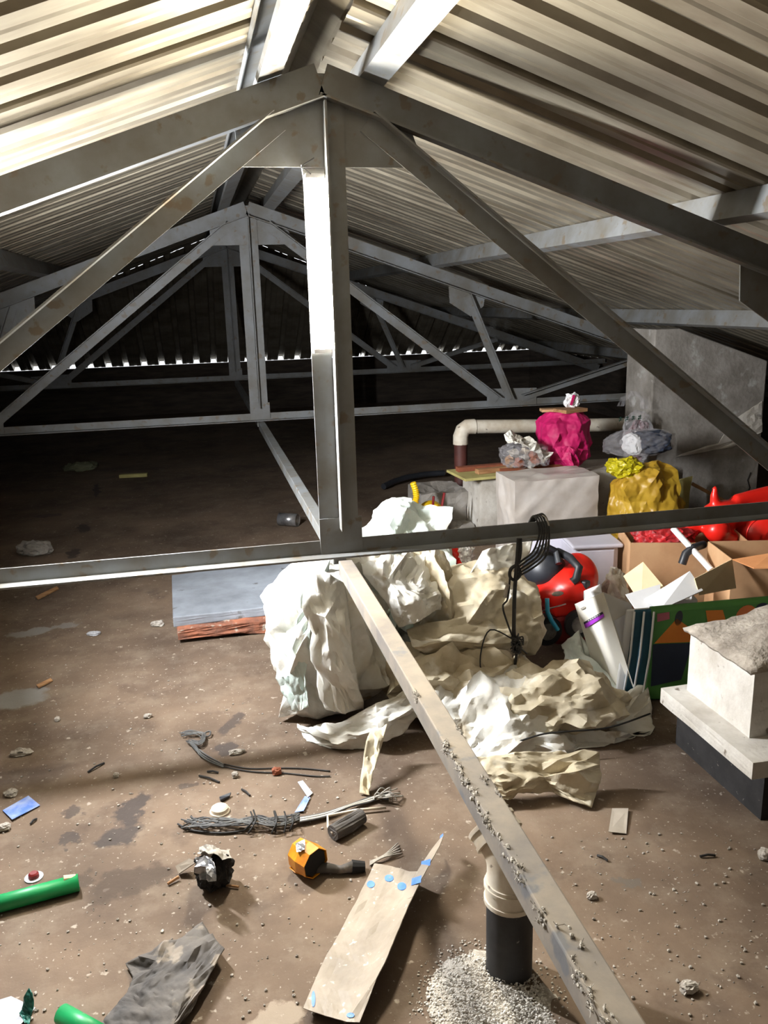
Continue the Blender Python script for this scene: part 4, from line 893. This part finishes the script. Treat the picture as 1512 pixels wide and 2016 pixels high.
flat('tape_scrap', [(432, 1572), (455, 1563), (452, 1570), (434, 1578)], M_BLKP, 'black scrap above the white floor cap', 'scrap', t=.006)
# caps
cp = thing('floor_cap', 'round white cap on a flange set in the floor above the wire bundle', 'cap', G(433, 1598))
c = G(433, 1598); part('flange', MB().tube([c, c+Vector((0, 0, .004))], .030, 24), M_PVC, cp, smooth='auto'); part('dome', MB().tube([c, c+Vector((0, 0, .014)), c+Vector((0, 0, .018))], [.026, .025, .020], 24), M_PVC, cp, smooth='auto')
cp = thing('red_cap', 'small dark red cap on a clear disc near the green pipe', 'plug', G(67, 1728))  # a red cap, loose on a clear disc
c = G(67, 1728); part('disc', MB().tube([c, c+Vector((0, 0, .003))], .024, 24), M_PAPER, cp, smooth='auto'); part('button', MB().tube([c, c+Vector((0, 0, .012)), c+Vector((0, 0, .016))], [.014, .013, .009], 18), M_DRED, cp, smooth='auto')
# wire bundle
wb = thing('wire_bundle', 'grey bundle of bent wire lying across the foreground floor', 'wire', G(540, 1620))
rnd = random.Random(5)
def fw(pl, r, m=M_BLACKW, par=wb, name='strand'):
    q = [G(x, y, z) for x, y, z in pl]; out = []
    for i in range(len(q)-1):
        p0 = q[max(i-1, 0)]; p1 = q[i]; p2 = q[i+1]; p3 = q[min(i+2, len(q)-1)]
        for k in range(5):
            t = k/5; out.append(.5*((2*p1)+(p2-p0)*t+(2*p0-5*p1+4*p2-p3)*t*t+(3*p1-p0-3*p2+p3)*t**3))
    out.append(q[-1]); return part(name, MB().tube(out, r, 6), m, par, smooth=True)
M_GREYW = mat('grey_wire', (92, 92, 90), (60, 60, 60), rough=.6, scale=30)
for k in range(14):
    j = lambda a: rnd.uniform(-a, a)
    fw([(355+rnd.uniform(0, 25), 1618+j(13), .012), (400, 1620+j(12), .018), (450+j(10), 1618+j(9), .022), (500+j(10), 1614+j(9), .024), (545, 1617+j(9), .022), (590, 1608+j(8), .016)], .0022, M_GREYW if k % 3 else M_BLACKW)
for k in range(5): fw([(590, 1610+k*2, .014), (640, 1600+k*2, .012), (690, 1584+k, .012), (730, 1570+k*2, .010), (765, 1560+rnd.uniform(-14, 14), .012)], .003, M_PVC if k % 2 else M_GREYW)
for k in range(7): a = rnd.uniform(460, 575); fw([(a, 1600+rnd.uniform(-6, 4), .02), (a+4, 1616, .034), (a-4+rnd.uniform(-12, 8), 1634+rnd.uniform(-4, 10), .01)], .0024, M_BLACKW, name='binding')
fw([(350, 1622, .006), (375, 1634, .006), (430, 1640, .006), (480, 1636, .006)], .003)
for k in range(10): fw([(735+rnd.uniform(-8, 8), 1572, .01), (752+rnd.uniform(-10, 25), 1560+rnd.uniform(-10, 10), .03), (770+rnd.uniform(-10, 25), 1565+rnd.uniform(-14, 18), .008)], .002, M_LINT, name='frayed_end')
# looped wire
wl = thing('looped_wire', 'loop of old dark wire trailing two thin strands toward the sacks', 'wire', G(390, 1460))
for k in range(9):
    j = lambda a: rnd.uniform(-a, a)
    fw([(358+j(5), 1446+j(4), .008), (375, 1442+j(5), .014), (400+j(5), 1447+j(6), .014), (392+j(8), 1462+j(5), .018), (372+j(6), 1458+j(5), .012), (385, 1472+j(5), .016), (394+j(3), 1484+j(3), .012)], .0015, M_GREYW, wl)
fw([(396, 1452, .01), (405, 1442, .014), (414, 1440, .014), (412, 1448, .01), (400, 1452, .008)], .003, M_GREYW, wl)
for dy in (0, 5, 9): fw([(392, 1476+dy, .01), (412, 1490+dy, .008), (440, 1505+dy*.6, .006)], .0026, M_GREYW, wl)
fw([(440, 1504, .005), (490, 1513, .004), (550, 1512, .004), (600, 1513, .004), (650, 1518, .004)], .0022, M_BLACKW, wl)
fw([(440, 1509, .005), (495, 1519, .004), (560, 1522, .004), (620, 1528, .004), (650, 1528, .004)], .0022, M_BLACKW, wl)
TW = 'thin twigs and nails on the floor'
for i, (x0, y0, x1, y1, lab) in enumerate(((173, 1520, 205, 1502, 'dark twig above the big stain'), (408, 1519, 430, 1521, 'short nail right under the looped wire'), (392, 1527, 432, 1540, 'thin nail slanting under the looped wire'), (476, 1554, 492, 1566, 'bent nail beside the white floor cap'), (60, 1622, 72, 1612, 'short twig under the blue card'), (1378, 1686, 1408, 1684, 'dark nail on the bare floor near the pedestal'), (1176, 1684, 1196, 1694, 'splinter beside the cardboard scrap'))):
    a, b = G(x0, y0, .004), G(x1, y1, .004); single('nail', MB().tube([a, (a+b)/2+Vector((0, 0, .004)), b], .0032, 6), M_BLACKW, lab, 'nail', a, TW)
# roller and its wire, brush stick
rl = thing('paint_roller', 'dusty grey paint roller at the shaded edge of the wire bundle', 'roller', G(690, 1630))
a, b = G(655, 1640, .024), G(712, 1606, .024); part('sleeve', rough_block(MB().tube([a, b], .022, 16), 1, (.02,), 3), M_DARKP, rl); part('frame_wire', MB().tube([a, G(646, 1628, .02), G(645, 1606, .02), G(700, 1595, .012), G(760, 1590, .01)], .004, 6), M_PVC, rl, smooth=True)
st = thing('paint_brush', 'old flat brush beside the orange tin', 'brush', G(660, 1710))
part('handle', MB().tube([G(603, 1716, .012), G(640, 1708, .016), G(670, 1712, .014), G(695, 1706, .016)], [.010, .014, .010, .015], 8), M_DARKP, st, smooth=True); part('bristles', MB().tube([G(693, 1706, .016), G(718, 1706, .012)], [.018, .014], 10), M_SOOT, st)
for k in range(5):
    a = G(730+k*3, 1690-k*3, .006); fw([(728, 1696+k*2, .004), (755, 1684+k, .012), (783+k*2, 1668+k*5-8, .006)], .0018, M_LINT, st, 'twig')
# orange tin
ot = thing('orange_tin', 'crushed orange tin with a black opening', 'tin', G(610, 1720))
c0, c1 = G(587, 1678, .045), G(622, 1700, .045); d = (c1-c0).normalized()
V = []
ring = 8
def tinring(c, r, sq):
    u = d.cross(Vector((0, 0, 1))).normalized(); w = u.cross(d)
    return [c+u*(r*math.cos(2*math.pi*k/ring+.3))*sq+w*(r*math.sin(2*math.pi*k/ring+.3)) for k in range(ring)]
V = tinring(c0, .040, .9)+tinring((c0+c1)/2, .043, 1)+tinring(c1, .040, 1.05)
part('can_body', MB().add(V, [(i*ring+k, i*ring+(k+1) % ring, (i+1)*ring+(k+1) % ring, (i+1)*ring+k) for i in range(2) for k in range(ring)]+[tuple(range(ring))]), M_ORANGE, ot, solid=.002)
part('black_mouth', MB().prism([p-d*.006 for p in tinring(c1, .036, 1.05)], d*.002), M_SOOT, ot)  # black disc closing the mouth of the tin
part('foil_patch', patch_mesh([[G(582, 1660, .085), G(600, 1652, .092)], [G(584, 1678, .08), G(600, 1672, .09)]], 3, 3, (.06, .05, .03)), M_FOIL, ot)
part('torn_flap', patch_mesh([[G(578, 1690, .05), G(590, 1688, .05)], [G(574, 1704, .02), G(594, 1712, .02)], [G(570, 1708, .006), G(598, 1724, .006)]], 4, 3, (.12, .08, .05)), M_ORANGE, ot, solid=.002)
# burnt foil can
bc = thing('burnt_can', 'burnt can of crumpled foil, black inside, in the foreground', 'can', G(410, 1735))
c = G(413, 1722, .045)
part('shell', bag_mesh(c+Vector((.010, .012, .002)), (.043, .043, .05), 61, lump=.2, amp=(.2, .14, .08, .04)), M_SOOT, bc, smooth='auto')
part('foil', patch_mesh([[G(384, 1688, .09), G(402, 1684, .115), G(418, 1690, .12)], [G(386, 1708, .09), G(404, 1706, .12), G(424, 1708, .12)], [G(394, 1732, .06), G(410, 1736, .09), G(426, 1734, .095)]], 62, 3, (.14, .10, .06)), M_FOIL, bc, solid=.001)
part('ash_rim', patch_mesh([[G(392, 1668, .09), G(420, 1664, .11), G(450, 1674, .09)], [G(388, 1680, .10), G(420, 1680, .125), G(458, 1690, .09)]], 63, 3, (.14, .10, .06)), M_LINT, bc, solid=.001)
part('card_flap', quad(MB(), [G(345, 1705, .02), G(372, 1690, .03), G(388, 1696, .04), G(352, 1720, .012)], .003), mat('grey_brown_card', (132, 122, 108), (112, 102, 90), rough=.9), bc)
part('stick', MB().tube([G(330, 1740, .006), G(352, 1726, .01)], .004, 6), M_WOOD, bc); part('stick', MB().tube([G(440, 1742, .006), G(470, 1746, .006)], .003, 6), M_WOOD, bc)
# black plastic rag
ctrl = [[G(247, 1897, .01), G(300, 1872, .03), G(350, 1850, .03), G(398, 1815, .02)],
        [G(262, 1925, .015), G(312, 1905, .035), G(368, 1880, .04), G(425, 1850, .03)],
        [G(250, 1955, .012), G(305, 1945, .03), G(370, 1930, .04), G(442, 1868, .035)],
        [G(220, 1990, .012), G(290, 1985, .03), G(355, 1985, .035), G(405, 1935, .032)],
        [G(185, 2030, .01), G(262, 2035, .02), G(330, 2040, .02), G(372, 1995, .02)]]
single('plastic_rag', patch_mesh(ctrl, 71, 4, (.06, .06, .05, .03)), M_DARKP, 'dusty black plastic rag with a torn edge in the near foreground', 'rag', G(330, 1950), smooth='auto', solid=.003)
# crumbs that nobody would count
def crumbs(n, seed, label, xs, ys, name):
    rnd = random.Random(seed); mb = MB()
    for k in range(n):
        p = G(rnd.uniform(*xs), rnd.uniform(*ys)); r = rnd.choice((.0015, .002, .002, .003, .0045))
        mb.ell((p.x, p.y, r*.5), (r, r*rnd.uniform(.6, 1.2), r*.7), 5, 3, jit=.3, seed=k)
    o = single(name, mb, M_STONE, label, 'crumbs', (0, 2, 0)); o['kind'] = 'stuff'
crumbs(420, 3, 'scattered plaster crumbs over the foreground floor by the stains', (0, 700), (1300, 2010), 'plaster_crumbs')
crumbs(260, 6, 'scattered plaster crumbs over the bare floor beside the square tube', (1060, 1512), (1640, 2010), 'plaster_crumbs')
for o in bpy.data.objects:
    if '_o' in o: del o['_o']
